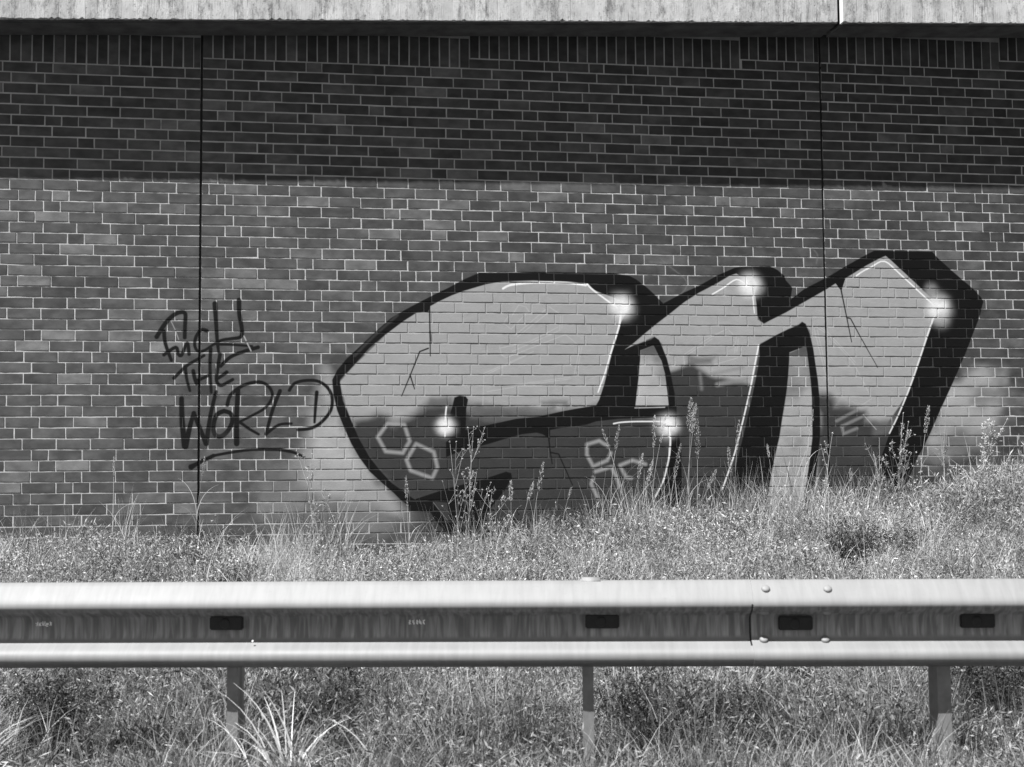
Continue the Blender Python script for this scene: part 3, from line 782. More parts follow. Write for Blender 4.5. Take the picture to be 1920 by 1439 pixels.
# ------------------------------------------------------------------ concrete edge beam over the wall
def slab_z(x): return 4.737 + .0375*(x-2.42)      # underside of the edge beam
def edge_y(x): return -.453-.008*(x-2.4)
def edge_beam(x0, x1, label, chamfer_left, ragged_seed):
    g = random.Random(ragged_seed)
    xm = (x0+x1)/2
    root = empty('concrete_edge_beam', (xm, -.45, slab_z(xm)), label, 'concrete beam', 'concrete edge beams above the wall')
    def P(x, y, z): return (x-xm, y+.45, z-slab_z(xm))
    # fascia front: a strip with a chipped lower arris
    n = max(8, int((x1-x0)/.02))
    V, F_ = [], []
    for i in range(n+1):
        x = x0+(x1-x0)*i/n
        e = edge_y(x); z = slab_z(x)
        chip = g.random()**4*.010 + (g.uniform(.004, .016) if g.random() < .10 else 0)
        ins = .02 if (chamfer_left and i == 0) else 0
        rows = [(e, z+.95), (e, z+.5), (e, z+.05), (e, z+.006+chip*.9), (e+.002+chip*.5, z+.002+chip*.5),
                (e+.005+chip, z), (e+.055, z), (e+.058, z+.014), (e+.078, z+.014), (e+.081, z-.002), (e+.365, z-.002), (e+.37, z+.16), (.34, z+.16), (.34, z+.95)]
        for y_, z_ in rows: V.append(P(x, y_, z_))
    k = 14
    for i in range(n):
        for j in range(k):
            a, b = i*k+j, i*k+(j+1) % k
            F_.append((a, b, b+k, a+k))
    F_.append(tuple(range(k))[::-1]); F_.append(tuple(n*k+j for j in range(k)))
    mats = []
    o = mesh_obj('beam_body', V, F_, M_conc, root)
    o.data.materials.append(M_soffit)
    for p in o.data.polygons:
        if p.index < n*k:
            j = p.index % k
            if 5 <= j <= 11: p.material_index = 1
    bm = bmesh.new(); bm.from_mesh(o.data); bmesh.ops.recalc_face_normals(bm, faces=bm.faces); bm.to_mesh(o.data); bm.free()
    if chamfer_left:                                   # slanted arris beside the joint, facing left
        x, e, z = x0, edge_y(x0), slab_z(x0)
        v = [P(x-.0005, e, z+.015), P(x-.0005, e, z+.95), P(x-.022, e+.022, z+.95), P(x-.022, e+.022, z-.004), P(x-.0005, e+.022, z+.95), P(x-.0005, e+.022, z-.004)]
        mesh_obj('chamfer', v, [(0, 1, 2, 3), (3, 2, 4, 5), (1, 4, 2), (0, 3, 5), (0, 5, 4, 1)], M_chamf, root)
        bm = bmesh.new(); me = root.children[-1].data; bm.from_mesh(me); bmesh.ops.recalc_face_normals(bm, faces=bm.faces); bm.to_mesh(me); bm.free()
    return root
JX = 5.125
b1 = edge_beam(-3.5, JX-.028, 'long pale board-marked concrete edge beam overhanging the wall, left of its vertical joint', False, 1)
b2 = edge_beam(JX+.022, 9.6, 'short pale concrete edge beam with dark runs, right of its vertical joint', True, 2)
v, f = box(-.027, -.001, .035, .2, .002, .93)
mesh_obj('joint_filler', [(a+JX-(JX-.028+-3.5)/2, b+edge_y(JX)+.45, c+slab_z(JX)-slab_z((JX-.028-3.5)/2)) for a, b, c in v], f, M_seal, b1)

# ------------------------------------------------------------------ guardrail
rz = math.atan2(TV[1], TV[0])
rail = empty('guardrail', (P0[0], P0[1], 0), 'long galvanised steel guardrail with two bright ribs crossing in front of the weeds', 'guardrail', rz=rz)
# local frame: x along the rail, y away from the camera, z up
prof = [(.045, .762), (.043, .768), (.036, .7725), (.026, .770), (.012, .757), (-.012, .733), (-.027, .715), (-.0355, .702), (-.0390, .690), (-.0375, .680), (-.030, .6705),
        (-.010, .661), (.016, .652), (.030, .645), (.036, .635), (.0375, .622), (.0375, .600), (.0372, .582), (.034, .569), (.028, .5585), (.016, .550), (-.004, .541), (-.022, .5325),
        (-.033, .5235), (-.0380, .511), (-.038, .500), (-.035, .489), (-.026, .480), (-.006, .4735), (.018, .4665), (.034, .462)]
def rail_dz(s): return -.0015*s
def beam(x0, x1, offy, th=.003):
    n = max(2, int((x1-x0)/.25))
    V, F_ = [], []
    m_ = len(prof)
    # normals for thickness
    pv = [Vector((a, b)) for a, b in prof]
    nr = []
    for i in range(m_):
        t = (pv[min(i+1, m_-1)]-pv[max(i-1, 0)]).normalized()
        nr.append(Vector((t.y, -t.x)))
    for i in range(n+1):
        s = x0+(x1-x0)*i/n
        for (a, b), q_ in zip(prof, nr):
            V.append((s, a+offy*1, b+rail_dz(s)+offy*0))
        for (a, b), q_ in zip(prof, nr):
            V.append((s, a+offy-q_.x*th, b-q_.y*th+rail_dz(s)))
    w_ = 2*m_
    for i in range(n):
        for j in range(m_-1):
            a = i*w_+j
            F_.append((a, a+1, a+1+w_, a+w_))
            c = i*w_+m_+j
            F_.append((c+1, c, c+w_, c+1+w_))
        for j in (0, m_-1):
            F_.append((i*w_+j, i*w_+m_+j, (i+1)*w_+m_+j, (i+1)*w_+j))
    for i in (0, n):
        for j in range(m_-1):
            a = i*w_+j
            F_.append((a, a+1, a+1+m_, a+m_))
    return V, F_
SPL = 2.734
def beam_obj(x0, x1, offy):
    V, F_ = beam(x0, x1, offy)
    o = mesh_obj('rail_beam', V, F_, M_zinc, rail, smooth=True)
    bm = bmesh.new(); bm.from_mesh(o.data)
    bmesh.ops.recalc_face_normals(bm, faces=bm.faces)
    for e in bm.edges:
        if len(e.link_faces) == 2 and e.calc_face_angle(0) > R(50): e.smooth = False
    bm.to_mesh(o.data); bm.free()
    return o
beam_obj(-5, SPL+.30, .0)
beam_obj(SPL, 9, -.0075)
V, F_ = [], []
for i in range(8, 22):
    V += [(SPL-.006, prof[i][0]-.0012, prof[i][1]+rail_dz(SPL)), (SPL+.0005, prof[i][0]-.0012, prof[i][1]+rail_dz(SPL))]
    if i > 8: k_ = len(V); F_.append((k_-4, k_-3, k_-1, k_-2))
mesh_obj('seam_shadow', V, F_, M_black, rail)  # black strip laid beside the splice edge as its painted shadow line
def post(s, w_, flip, top):
    th = .005
    # sigma profile seen from above: front flange, web, rear flange
    d = .10
    if not flip: pts = [(-.028, -.002), (.0, 0), (.028, .0), (.028, .03), (.014, .05), (.028, .07), (.028, d), (-.0, d)]
    else: pts = [(.036, .0), (-.018, .0), (-.022, .03), (-.036, .05), (-.022, .07), (-.022, d), (.03, d)]
    pts = [(a*w_, b) for a, b in pts]
    V, F_ = [], []
    P2 = [Vector(p) for p in pts]
    off = []
    for i in range(len(P2)):
        t = (P2[min(i+1, len(P2)-1)]-P2[max(i-1, 0)]).normalized()
        off.append(Vector((-t.y, t.x))*th)
    loop = [p for p in P2]+[p+o_ for p, o_ in zip(reversed(P2), reversed(off))]
    m_ = len(loop)
    for z in (-.4, top):
        for p in loop: V.append((p.x, p.y, z))
    for i in range(m_):
        j = (i+1) % m_
        F_.append((i, j, j+m_, i+m_))
    h = m_//2
    for base in (0, m_):
        for i in range(h-1):
            F_.append((base+i, base+i+1, base+m_-2-i, base+m_-1-i))
    o = mesh_obj('post', V, F_, M_post, rail, loc=(s, .052, 0))
    bm = bmesh.new(); bm.from_mesh(o.data); bmesh.ops.recalc_face_normals(bm, faces=bm.faces); bm.to_mesh(o.data); bm.free()
    return o
for s, flip, top in ((.846, False, .74), (2.145, False, .76), (3.417, True, .74), (-.45, False, .74), (-1.75, False, .74), (4.7, True, .74), (6.0, False, .74)):
    post(s, .84 if flip else .72, flip, top)
# folded cap of the spacer showing above the rail at the second post
V, F_ = bevel_box(-.041, .041, -.02, .05, -.022, .0085, .007)
mesh_obj('spacer_cap', V, F_, M_zinc, rail, smooth=True, loc=(2.159, .044, .770))
# black slot covers with a bolt in the middle
Vc, Fc_ = bevel_box(-.061, .061, -.014, .006, -.0245, .0245, .004)
cov_me = None
def disc(r, depth, n=16, dome=.35):
    V = [(0, -depth, 0)]; F_ = []
    rings = [(r*.55, -depth*.93), (r*.88, -depth*.62), (r, -depth*.15), (r, .004)]
    for rr, yy in rings:
        for i in range(n):
            a = 2*math.pi*i/n
            V.append((rr*math.cos(a), yy, rr*math.sin(a)))
    for i in range(n):
        F_.append((0, 1+i, 1+(i+1) % n))
    for k in range(len(rings)-1):
        for i in range(n):
            a, b = 1+k*n+i, 1+k*n+(i+1) % n
            F_.append((a, a+n, b+n, b))
    return V, F_
Vb, Fb = disc(.019, .004, 16)
for s, z in ((.829, .622), (2.198, .6215), (2.892, .613), (3.540, .618), (-.5, .622), (4.9, .615)):
    if cov_me is None:
        o = mesh_obj('slot_cover', Vc, Fc_, M_black, rail, smooth=False, loc=(s, .0325, z)); cov_me = o.data
        o2 = mesh_obj('cover_bolt', Vb, Fb, M_black, o, smooth=True, loc=(-.004, -.0135, 0)); bolt_me = o2.data
    else:
        o = bpy.data.objects.new('slot_cover', cov_me); o.location = (s, .0325-(.0075 if s > SPL else 0), z); link(o, rail)
        o2 = bpy.data.objects.new('cover_bolt', bolt_me); o2.location = (-.004, -.0135, 0); link(o2, o)
# splice bolts: (s, z, y, tilt)
Vs, Fs = disc(.0155, .007, 18)
sb = None
for s, z, y, tilt in ((2.783, .7395, -.013, 45), (3.003, .7375, -.014, 45), (2.777, .6555, -.0125, -62), (2.999, .6545, -.0145, -62), (2.777, .5575, .0150, 50), (2.996, .5565, .0140, 50)):
    if sb is None:
        o = mesh_obj('splice_bolt', Vs, Fs, M_bolt, rail, smooth=True); sb = o.data
    else:
        o = link(bpy.data.objects.new('splice_bolt', sb), rail)
    o.location = (s, y, z); o.rotation_euler = (R(-tilt), 0, 0)
# two illegible punched marks rubbed with white
def mark(s, w_, h_, seed):
    g = random.Random(seed)
    V, F_ = [], []
    def q(x0, z0, x1, z1, t):
        dx, dz = x1-x0, z1-z0
        l = math.hypot(dx, dz)+1e-9; nx, nz = -dz/l*t, dx/l*t
        b = len(V)
        for x, z in ((x0-nx, z0-nz), (x1-nx, z1-nz), (x1+nx, z1+nz), (x0+nx, z0+nz)): V.append((x, -.0006-g.random()*.0006, z))
        F_.append((b, b+1, b+2, b+3))
    n = 5
    for i in range(n):
        cx_ = -w_/2+w_*(i+.5)/n
        cw = w_/n*.8
        for k in range(7):
            x0 = cx_+g.uniform(-.5, .5)*cw; z0 = g.uniform(-.5, .5)*h_
            x1 = cx_+g.uniform(-.5, .5)*cw; z1 = g.uniform(-.5, .5)*h_
            q(x0, z0, x1, z1, .0016)
    return mesh_obj('stamped_mark', V, F_, M_white, rail, loc=(s, .0372, .6215))
mark(.150, .064, .018, 4); mark(1.525, .062, .019, 9)
V, F_ = disc(.004, .0015, 8); mesh_obj('paint_fleck', V, F_, M_white, rail, loc=(.932, -.0058, .5595))

# ------------------------------------------------------------------ vegetation
def blades(P, h, ang, lean, wd, segs=4, face=None, g=rng, droop=0.0):
    """tapered bending strips; returns V, F(tri)"""
    N = len(P)
    t = np.linspace(0, 1, segs+1)
    dirx, diry = np.cos(ang), np.sin(ang)
    out_ = lean[:, None]*h[:, None]*(t[None]**2)
    up = h[:, None]*(t[None]-droop*np.asarray(lean)[:, None]*t[None]**3)
    cx = P[:, 0:1]+dirx[:, None]*out_; cyv = P[:, 1:2]+diry[:, None]*out_; cz = P[:, 2:3]+up
    fa = g.uniform(-1.3, 1.3, N) if face is None else face
    wx, wy = np.cos(fa), np.sin(fa)
    prof_ = np.clip((1-t)*1.0, .04, 1)**.7
    ww = wd[:, None]*prof_[None]*.5
    A = np.stack([cx-wx[:, None]*ww, cyv-wy[:, None]*ww, cz], -1)
    B = np.stack([cx+wx[:, None]*ww, cyv+wy[:, None]*ww, cz], -1)
    V = np.stack([A, B], 2).reshape(N, -1, 3)       # (N, (segs+1)*2, 3)
    k = (segs+1)*2
    fl = []
    for i in range(segs):
        a = 2*i
        fl.append((a, a+1, a+3)); fl.append((a, a+3, a+2))
    fl = np.array(fl)
    F_ = (np.arange(N)[:, None, None]*k+fl[None]).reshape(-1, 3)
    return V.reshape(-1, 3), F_
def leaflets(P, D, L_, W_, g=rng):
    """diamond leaflets at P pointing along D"""
    N = len(P)
    D = D/np.maximum(np.linalg.norm(D, axis=1, keepdims=True), 1e-6)
    R_ = g.normal(size=(N, 3)); Sd = np.cross(D, R_); Sd /= np.maximum(np.linalg.norm(Sd, axis=1, keepdims=True), 1e-6)
    a = P; b = P+D*L_[:, None]*.5+Sd*W_[:, None]*.5; c = P+D*L_[:, None]; d = P+D*L_[:, None]*.5-Sd*W_[:, None]*.5
    V = np.stack([a, b, c, d], 1).reshape(-1, 3)
    base = np.arange(N)[:, None]*4
    F_ = np.concatenate([base+np.array([[0, 1, 2]]), base+np.array([[0, 2, 3]])], 1).reshape(-1, 3)
    return V, F_
def join(parts):
    V, F_, o_ = [], [], 0
    for v, f in parts:
        V.append(v); F_.append(f+o_); o_ += len(v)
    return np.concatenate(V), np.concatenate(F_)
def curved_stems(g, base, h, ang, lean, n=6):
    t = np.linspace(0, 1, n)
    return np.stack([base[:, 0:1]+np.cos(ang)[:, None]*lean[:, None]*h[:, None]*t**1.7, base[:, 1:2]+np.sin(ang)[:, None]*lean[:, None]*h[:, None]*t**1.7, base[:, 2:3]+h[:, None]*t], -1)
def proto_fine(seed, rad, hgt, nst, nl, ll, wr=.24):
    """mound of wiry stems with tiny narrow leaves"""
    g = np.random.default_rng(seed)
    a = g.uniform(0, 6.28, nst); r = rad*np.sqrt(g.random(nst))
    base = np.stack([r*np.cos(a), r*np.sin(a), np.full(nst, -.02)], 1)
    h = hgt*g.uniform(.45, 1.1, nst)
    ang = g.uniform(0, 6.28, nst); lean = g.uniform(.05, .7, nst)
    parts = [blades(base, h, ang, lean, np.full(nst, .0032), 3, g=g)]
    # leaves along the stems
    si = g.integers(0, nst, nst*nl); t = g.uniform(.15, 1, nst*nl)
    P = base[si]+np.stack([np.cos(ang[si])*lean[si]*h[si]*t**2, np.sin(ang[si])*lean[si]*h[si]*t**2, h[si]*t], 1)
    D = g.normal(size=(len(P), 3)); D[:, 2] = np.abs(D[:, 2])*.9+.1
    parts.append(leaflets(P, D, ll*g.uniform(.5, 1.3, len(P)), ll*wr*g.uniform(.6, 1.3, len(P)), g))
    return join(parts)
def proto_grass(seed, rad, hgt, n, wd, lean):
    g = np.random.default_rng(seed)
    a = g.uniform(0, 6.28, n); r = rad*np.sqrt(g.random(n))
    base = np.stack([r*np.cos(a), r*np.sin(a), np.full(n, -.02)], 1)
    return blades(base, hgt*g.uniform(.4, 1.1, n), g.uniform(0, 6.28, n), lean*g.uniform(.2, 1.2, n), wd*g.uniform(.6, 1.3, n), 5, g=g, droop=.35)
def proto_flower(seed, rad, hgt, n):
    g = np.random.default_rng(seed)
    a = g.uniform(0, 6.28, n); r = rad*np.sqrt(g.random(n))
    base = np.stack([r*np.cos(a), r*np.sin(a), np.full(n, -.02)], 1)
    h = hgt*g.uniform(.6, 1.1, n)
    ang = g.uniform(0, 6.28, n); lean = g.uniform(0, .35, n)
    st = blades(base, h, ang, lean, np.full(n, .0028), 3, g=g)
    top = base+np.stack([np.cos(ang)*lean*h, np.sin(ang)*lean*h, h], 1)
    k = 9
    P = np.repeat(top, k, 0)
    D = g.normal(size=(len(P), 3)); D[:, 2] = np.abs(D[:, 2])*.5
    fl = leaflets(P, D, .0085*g.uniform(.7, 1.3, len(P)), .006*np.ones(len(P)), g)
    return st, fl
protos = bpy.data.collections.new('weed_prototypes')
def add_proto(name, V, F_, mat):
    o = bpy.data.objects.new(name, np_mesh(name, V, F_, mat)); return o
def proto_col(cname, objs):
    c = bpy.data.collections.new(cname)
    for o in objs: c.objects.link(o)
    return c
def scatter(name, col, P, rot, scl, idx):
    """one object whose points carry instances of the prototypes (uncountable ground cover)"""
    me = bpy.data.meshes.new(name)
    me.vertices.add(len(P)); me.vertices.foreach_set('co', np.asarray(P, np.float32).ravel())
    for nm, typ, data in (('rot', 'FLOAT_VECTOR', rot), ('scl', 'FLOAT_VECTOR', scl), ('idx', 'INT', idx)):
        a = me.attributes.new(nm, typ, 'POINT')
        a.data.foreach_set('vector' if typ == 'FLOAT_VECTOR' else 'value', np.asarray(data).astype(np.int32 if typ == 'INT' else np.float32).ravel())
    o = bpy.data.objects.new(name, me); link(o)
    ng = bpy.data.node_groups.new(name+'_nodes', 'GeometryNodeTree')
    ng.interface.new_socket('Geometry', in_out='INPUT', socket_type='NodeSocketGeometry')
    ng.interface.new_socket('Geometry', in_out='OUTPUT', socket_type='NodeSocketGeometry')
    gi = ng.nodes.new('NodeGroupInput'); go = ng.nodes.new('NodeGroupOutput')
    ip = ng.nodes.new('GeometryNodeInstanceOnPoints')
    ci = ng.nodes.new('GeometryNodeCollectionInfo')
    ci.inputs['Collection'].default_value = col
    ci.inputs['Separate Children'].default_value = True
    ci.inputs['Reset Children'].default_value = True
    def attr(nm, ty):
        a = ng.nodes.new('GeometryNodeInputNamedAttribute'); a.data_type = ty; a.inputs['Name'].default_value = nm
        return a.outputs['Attribute']
    ng.links.new(gi.outputs[0], ip.inputs['Points'])
    ng.links.new(ci.outputs[0], ip.inputs['Instance'])
    ip.inputs['Pick Instance'].default_value = True
    ng.links.new(attr('idx', 'INT'), ip.inputs['Instance Index'])
    e2r = ng.nodes.new('FunctionNodeEulerToRotation')
    ng.links.new(attr('rot', 'FLOAT_VECTOR'), e2r.inputs[0])
    ng.links.new(e2r.outputs[0], ip.inputs['Rotation'])
    ng.links.new(attr('scl', 'FLOAT_VECTOR'), ip.inputs['Scale'])
    ng.links.new(ip.outputs[0], go.inputs[0])
    md = o.modifiers.new('scatter', 'NODES'); md.node_group = ng
    return tag(o, kind='stuff')
def rand_points(n, rmin, rmax, seed, pad=.9):
    """points between r metres in front of (negative) and behind the rail, inside what the camera could see"""
    g = np.random.default_rng(seed)
    out_ = []
    while len(out_) < n:
        x = g.uniform(-4.0, 9.5, 4000); y = g.uniform(-7.6, -.06, 4000)
        r = -((x-P0[0])*NV[0]+(y-P0[1])*NV[1])
        dx, dy = x-.706, y+11.0094
        dep = dx*fwd.x+dy*fwd.y; lat = dx*rgt.x+dy*rgt.y
        ok = (r > rmin) & (r < rmax) & (np.abs(lat) < dep*.369+pad)
        out_ += list(np.stack([x[ok], y[ok]], 1))
    A = np.array(out_[:n])
    return A, ground(A[:, 0], A[:, 1])
CLUMPS = [(.84, -4.85, .27), (4.45, -2.0, .15), (3.72, -5.35, .24), (2.22, -5.1, .2), (2.62, -5.2, .15), (-.25, -4.9, .2), (3.1, -4.5, .2)]
def do_scatter(name, col, n, npro, rmin, rmax, seed, s0, s1, label, cat='plants', mask=None, tilt=.12, zoff=0):
    A, Z = rand_points(n, rmin, rmax, seed)
    g = np.random.default_rng(seed+1)
    if mask is not None:
        k = mask(A, g); A, Z = A[k], Z[k]
    if name != 'dark_weeds':
        k = np.ones(len(A), bool)
        for cx_, cy_, cr_ in CLUMPS:
            ux, uy = .706-cx_, -11.01-cy_; ul = math.hypot(ux, uy); ux /= ul; uy /= ul
            al = (A[:, 0]-cx_)*ux+(A[:, 1]-cy_)*uy; pe = np.abs(-(A[:, 0]-cx_)*uy+(A[:, 1]-cy_)*ux)
            k &= (pe > cr_) | (al < -cr_) | (al > (1.1 if cy_ < -4 else .35)) | (g.random(len(A)) < .15)
        A, Z = A[k], Z[k]
    n = len(A)
    rot = np.stack([g.normal(0, tilt, n), g.normal(0, tilt, n), g.uniform(0, 6.28, n)], 1)
    s = g.uniform(s0, s1, n)*(.62+.75*np.clip(lown(A, 3.1, seed*.7)*.6+lown(A, 7.3, seed*.31)*.4, 0, 1))
    scl = np.stack([s, s, s*g.uniform(.8, 1.2, n)], 1)
    o = scatter(name, col, np.column_stack([A, Z+zoff]), rot, scl, g.integers(0, npro, n))
    return tag(o, label, cat)
c_fine = proto_col('fine_weed_prototypes', [add_proto('fine_weed', *proto_fine(50+i, .16, .17, 60, 19, .0135+.004*(i % 3), .3), M_fine) for i in range(6)])
c_near = proto_col('verge_weed_prototypes', [add_proto('verge_weed', *proto_fine(150+i, .15, .19, 64, 15, .026, .18), M_near) for i in range(6)])
c_ngrass = proto_col('verge_grass_prototypes', [add_proto('verge_grass', *proto_grass(160+i, .11, .30, 70, .0042, .6), M_neargrass) for i in range(6)])
c_weed = proto_col('leafy_weed_prototypes', [add_proto('leafy_weed', *proto_fine(70+i, .13, .21, 36, 16, .028, .16), M_weed) for i in range(5)])
c_grass = proto_col('grass_prototypes', [add_proto('grass_clump', *proto_grass(90+i, .10, .26, 46, .0042, .55), M_grass if i % 2 else M_dry) for i in range(6)])
c_long = proto_col('long_grass_prototypes', [add_proto('long_grass', *proto_grass(110+i, .07, .46, 14, .0052, .5), M_dry if i % 2 else M_grass) for i in range(5)])
fls = []
for i in range(4):
    st, fl = proto_flower(130+i, .16, .24, 6)
    V, F_ = join([st, fl])
    me = np_mesh('small_white_flower', V, F_, M_grass); me.materials.append(M_petal)
    mi = np.zeros(len(F_), np.int32); mi[len(st[1]):] = 1
    me.polygons.foreach_set('material_index', mi)
    fls.append(bpy.data.objects.new('small_white_flower', me))
c_fl = proto_col('flower_prototypes', fls)
def lown(A, f, ph):      # cheap low-frequency field 0..1
    return .5+.25*(np.sin(A[:, 0]*f+ph)+np.sin(A[:, 1]*f*1.3+ph*2.1+A[:, 0]*f*.4))
do_scatter('fine_weeds', c_fine, 1700, 6, 1.5, 6.2, 201, .7, 1.25, 'dense mat of fine wiry weeds on the bank behind the guardrail')
do_scatter('verge_weeds', c_near, 820, 6, .0, 2.0, 215, .7, 1.35, 'darker fine weeds close behind the guardrail')
do_scatter('verge_grass', c_ngrass, 380, 6, -.8, 2.2, 216, .6, 1.25, 'grass blades tangled through the verge under the guardrail')
do_scatter('leafy_weeds', c_weed, 620, 5, 1.6, 6.0, 203, .7, 1.3, 'pale leafy weeds scattered through the bank')
do_scatter('grass', c_grass, 2100, 6, 1.0, 6.2, 205, .55, 1.15, 'thin pale grass standing through the weeds', mask=lambda A, g: g.random(len(A)) < .45+.55*lown(A, 2.3, 1.1))
do_scatter('long_grass', c_long, 1100, 5, 1.2, 6.2, 207, .55, 1.0, 'longer straw-like blades rising over the weeds', mask=lambda A, g: g.random(len(A)) < .25+.75*lown(A, 1.9, .4)**2)
do_scatter('white_flowers', c_fl, 330, 4, .3, 6.1, 209, .6, 1.15, 'tiny white flower heads dotted through the weeds', 'flowers')
do_scatter('weeds_before_rail', c_near, 420, 6, -.9, .1, 211, .8, 1.3, 'fine weeds along the foot of the guardrail on the road side')
do_scatter('grass_before_rail', c_long, 260, 5, -.8, .9, 213, .45, .85, 'long thin grass around the foot of the guardrail')
do_scatter('grass_under_rail', c_ngrass, 260, 6, -.7, 1.0, 214, .8, 1.3, 'grass clumps crowding under the guardrail')
# band of taller stuff right at the foot of the wall
def wall_strip(name, col, n, npro, x0, x1, d0, d1, s0, s1, seed, label, dens=None):
    g = np.random.default_rng(seed)
    x = g.uniform(x0, x1, n); y = -g.uniform(d0, d1, n)
    if dens is not None:
        k = g.random(n) < dens(x); x, y = x[k], y[k]
    n = len(x)
    z = ground(x, y)
    s = g.uniform(s0, s1, n)
    rot = np.stack([g.normal(0, .08, n), g.normal(0, .08, n), g.uniform(0, 6.28, n)], 1)
    return tag(scatter(name, col, np.column_stack([x, y, z]), rot, np.stack([s, s, s*g.uniform(.8, 1.3, n)], 1), g.integers(0, npro, n)), label, 'plants')
dens = lambda x: np.interp(x, [-3, .3, .7, 1.2, 1.9, 2.6, 3.2, 4.2, 4.8, 5.4, 7, 9], [.45, .3, .8, .2, .4, .6, 1, 1, .7, 1, 1, 1])
wall_strip('grass_at_wall', c_long, 700, 5, -2.5, 9, .1, 1.0, .5, 1.2, 301, 'loose tall blades of grass along the foot of the wall', dens)
wall_strip('weeds_at_wall', c_fine, 420, 6, -2.5, 9, .08, 1.0, .7, 1.6, 303, 'fine weeds crowding the foot of the brick wall', lambda x: np.interp(x, [-3, 1, 2, 3, 5, 5.6, 9], [.45, .3, .5, .9, .9, 1, 1]))
wall_strip('weed_thicket', c_weed, 150, 5, 5.3, 9, .1, 1.3, 1.0, 2.1, 305, 'taller pale weeds massed against the right end of the wall')

wall_strip('tall_grass_at_wall', c_long, 110, 5, 3.1, 5.2, .1, .8, .85, 1.25, 307, 'tall straw-coloured blades thick along the wall under the middle and right letters')
wall_strip('leafy_weeds_at_wall', c_weed, 130, 5, 2.4, 7.5, .1, .9, .8, 1.7, 309, 'leafy weeds standing along the wall from the middle to the right')
wall_strip('bright_grass_bush', c_long, 26, 5, .72, 1.15, .15, .55, .9, 1.35, 311, 'bright sheaf of broad grass left of the egg outline')
# ---- plume grasses in front of the wall, each one a thing
def tube_mesh(path, r0, r1, k=5):
    V, F_ = [], []
    n = len(path)
    for i, p in enumerate(path):
        r = r0+(r1-r0)*i/(n-1)
        for j in range(k):
            a = 2*math.pi*j/k
            V.append((p[0]+r*math.cos(a), p[1]+r*math.sin(a), p[2]))
    for i in range(n-1):
        for j in range(k):
            a, b = i*k+j, i*k+(j+1) % k
            F_.append((a, b, b+k)); F_.append((a, b+k, a+k))
    return np.array(V), np.array(F_)
def plume(tip, hb, y, fat, label, seed, leaves=2, dry=False):
    """tip and head base as (x, z) on the wall side, y = distance line; ground level closes the stalk"""
    g = np.random.default_rng(seed)
    tip = np.array([tip[0], y, tip[1]]); hb_ = np.array([hb[0], y+g.uniform(-.02, .02), hb[1]])
    dirv = (tip-hb_)/np.linalg.norm(tip-hb_)
    # stalk bends back to vertical towards its base
    zg0 = float(ground(hb_[0], y))
    hgt = hb_[2]-zg0
    bx = hb_[0]-dirv[0]*hgt*.45
    base = np.array([bx, y, float(ground(bx, y))-.02])
    root = empty('plume_grass', tuple(base), label, 'grass', 'feathery seed-head grasses standing before the wall')
    t = np.linspace(0, 1, 9)[:, None]
    c1 = base+np.array([0, 0, hgt*.5]); c2 = hb_-dirv*hgt*.4
    path = (1-t)**3*base+3*(1-t)**2*t*c1+3*(1-t)*t*t*c2+t**3*hb_ - base
    V, F_ = tube_mesh(path, .0024, .0014)
    o = link(bpy.data.objects.new('stem', np_mesh('stem', V, F_, M_dry)), root)
    # seed head: short spikelets hugging a spindle
    n = int(150*max(.6, fat))
    L_ = np.linalg.norm(tip-hb_)
    s = g.random(n)**.9
    rr = fat*.0175*np.sin(np.pi*np.clip(s*.93+.07, 0, 1))**.7*g.uniform(.2, 1, n)
    a = g.uniform(0, 6.28, n)
    bend = np.sin(s*2.2)*g.uniform(-.004, .004)
    P = (hb_-base)[None]+dirv[None]*(s*L_)[:, None]*.95+np.stack([rr*np.cos(a), rr*np.sin(a), np.zeros(n)], 1)
    D = dirv[None]*1.0+np.stack([np.cos(a), np.sin(a), np.zeros(n)], 1)*g.uniform(.1, .55, n)[:, None]*fat**.5
    V, F_ = leaflets(P, D, g.uniform(.011, .020, n), g.uniform(.0035, .006, n), g)
    link(bpy.data.objects.new('seed_head', np_mesh('seed_head', V, F_, M_plume)), root)
    for i in range(leaves):
        tt = g.uniform(.15, .6)
        p = path[int(tt*8)]
        V, F_ = blades(p[None], np.array([hgt*g.uniform(.35, .6)]), np.array([g.choice([0, 3.14])+g.normal(0, .4)]), np.array([g.uniform(.4, 1.0)]), np.array([.007]), 7, face=np.array([g.uniform(-.4, .4)]), g=g, droop=.5)
        link(bpy.data.objects.new('leaf', np_mesh('leaf', V, F_, M_dry)), root)
    return root
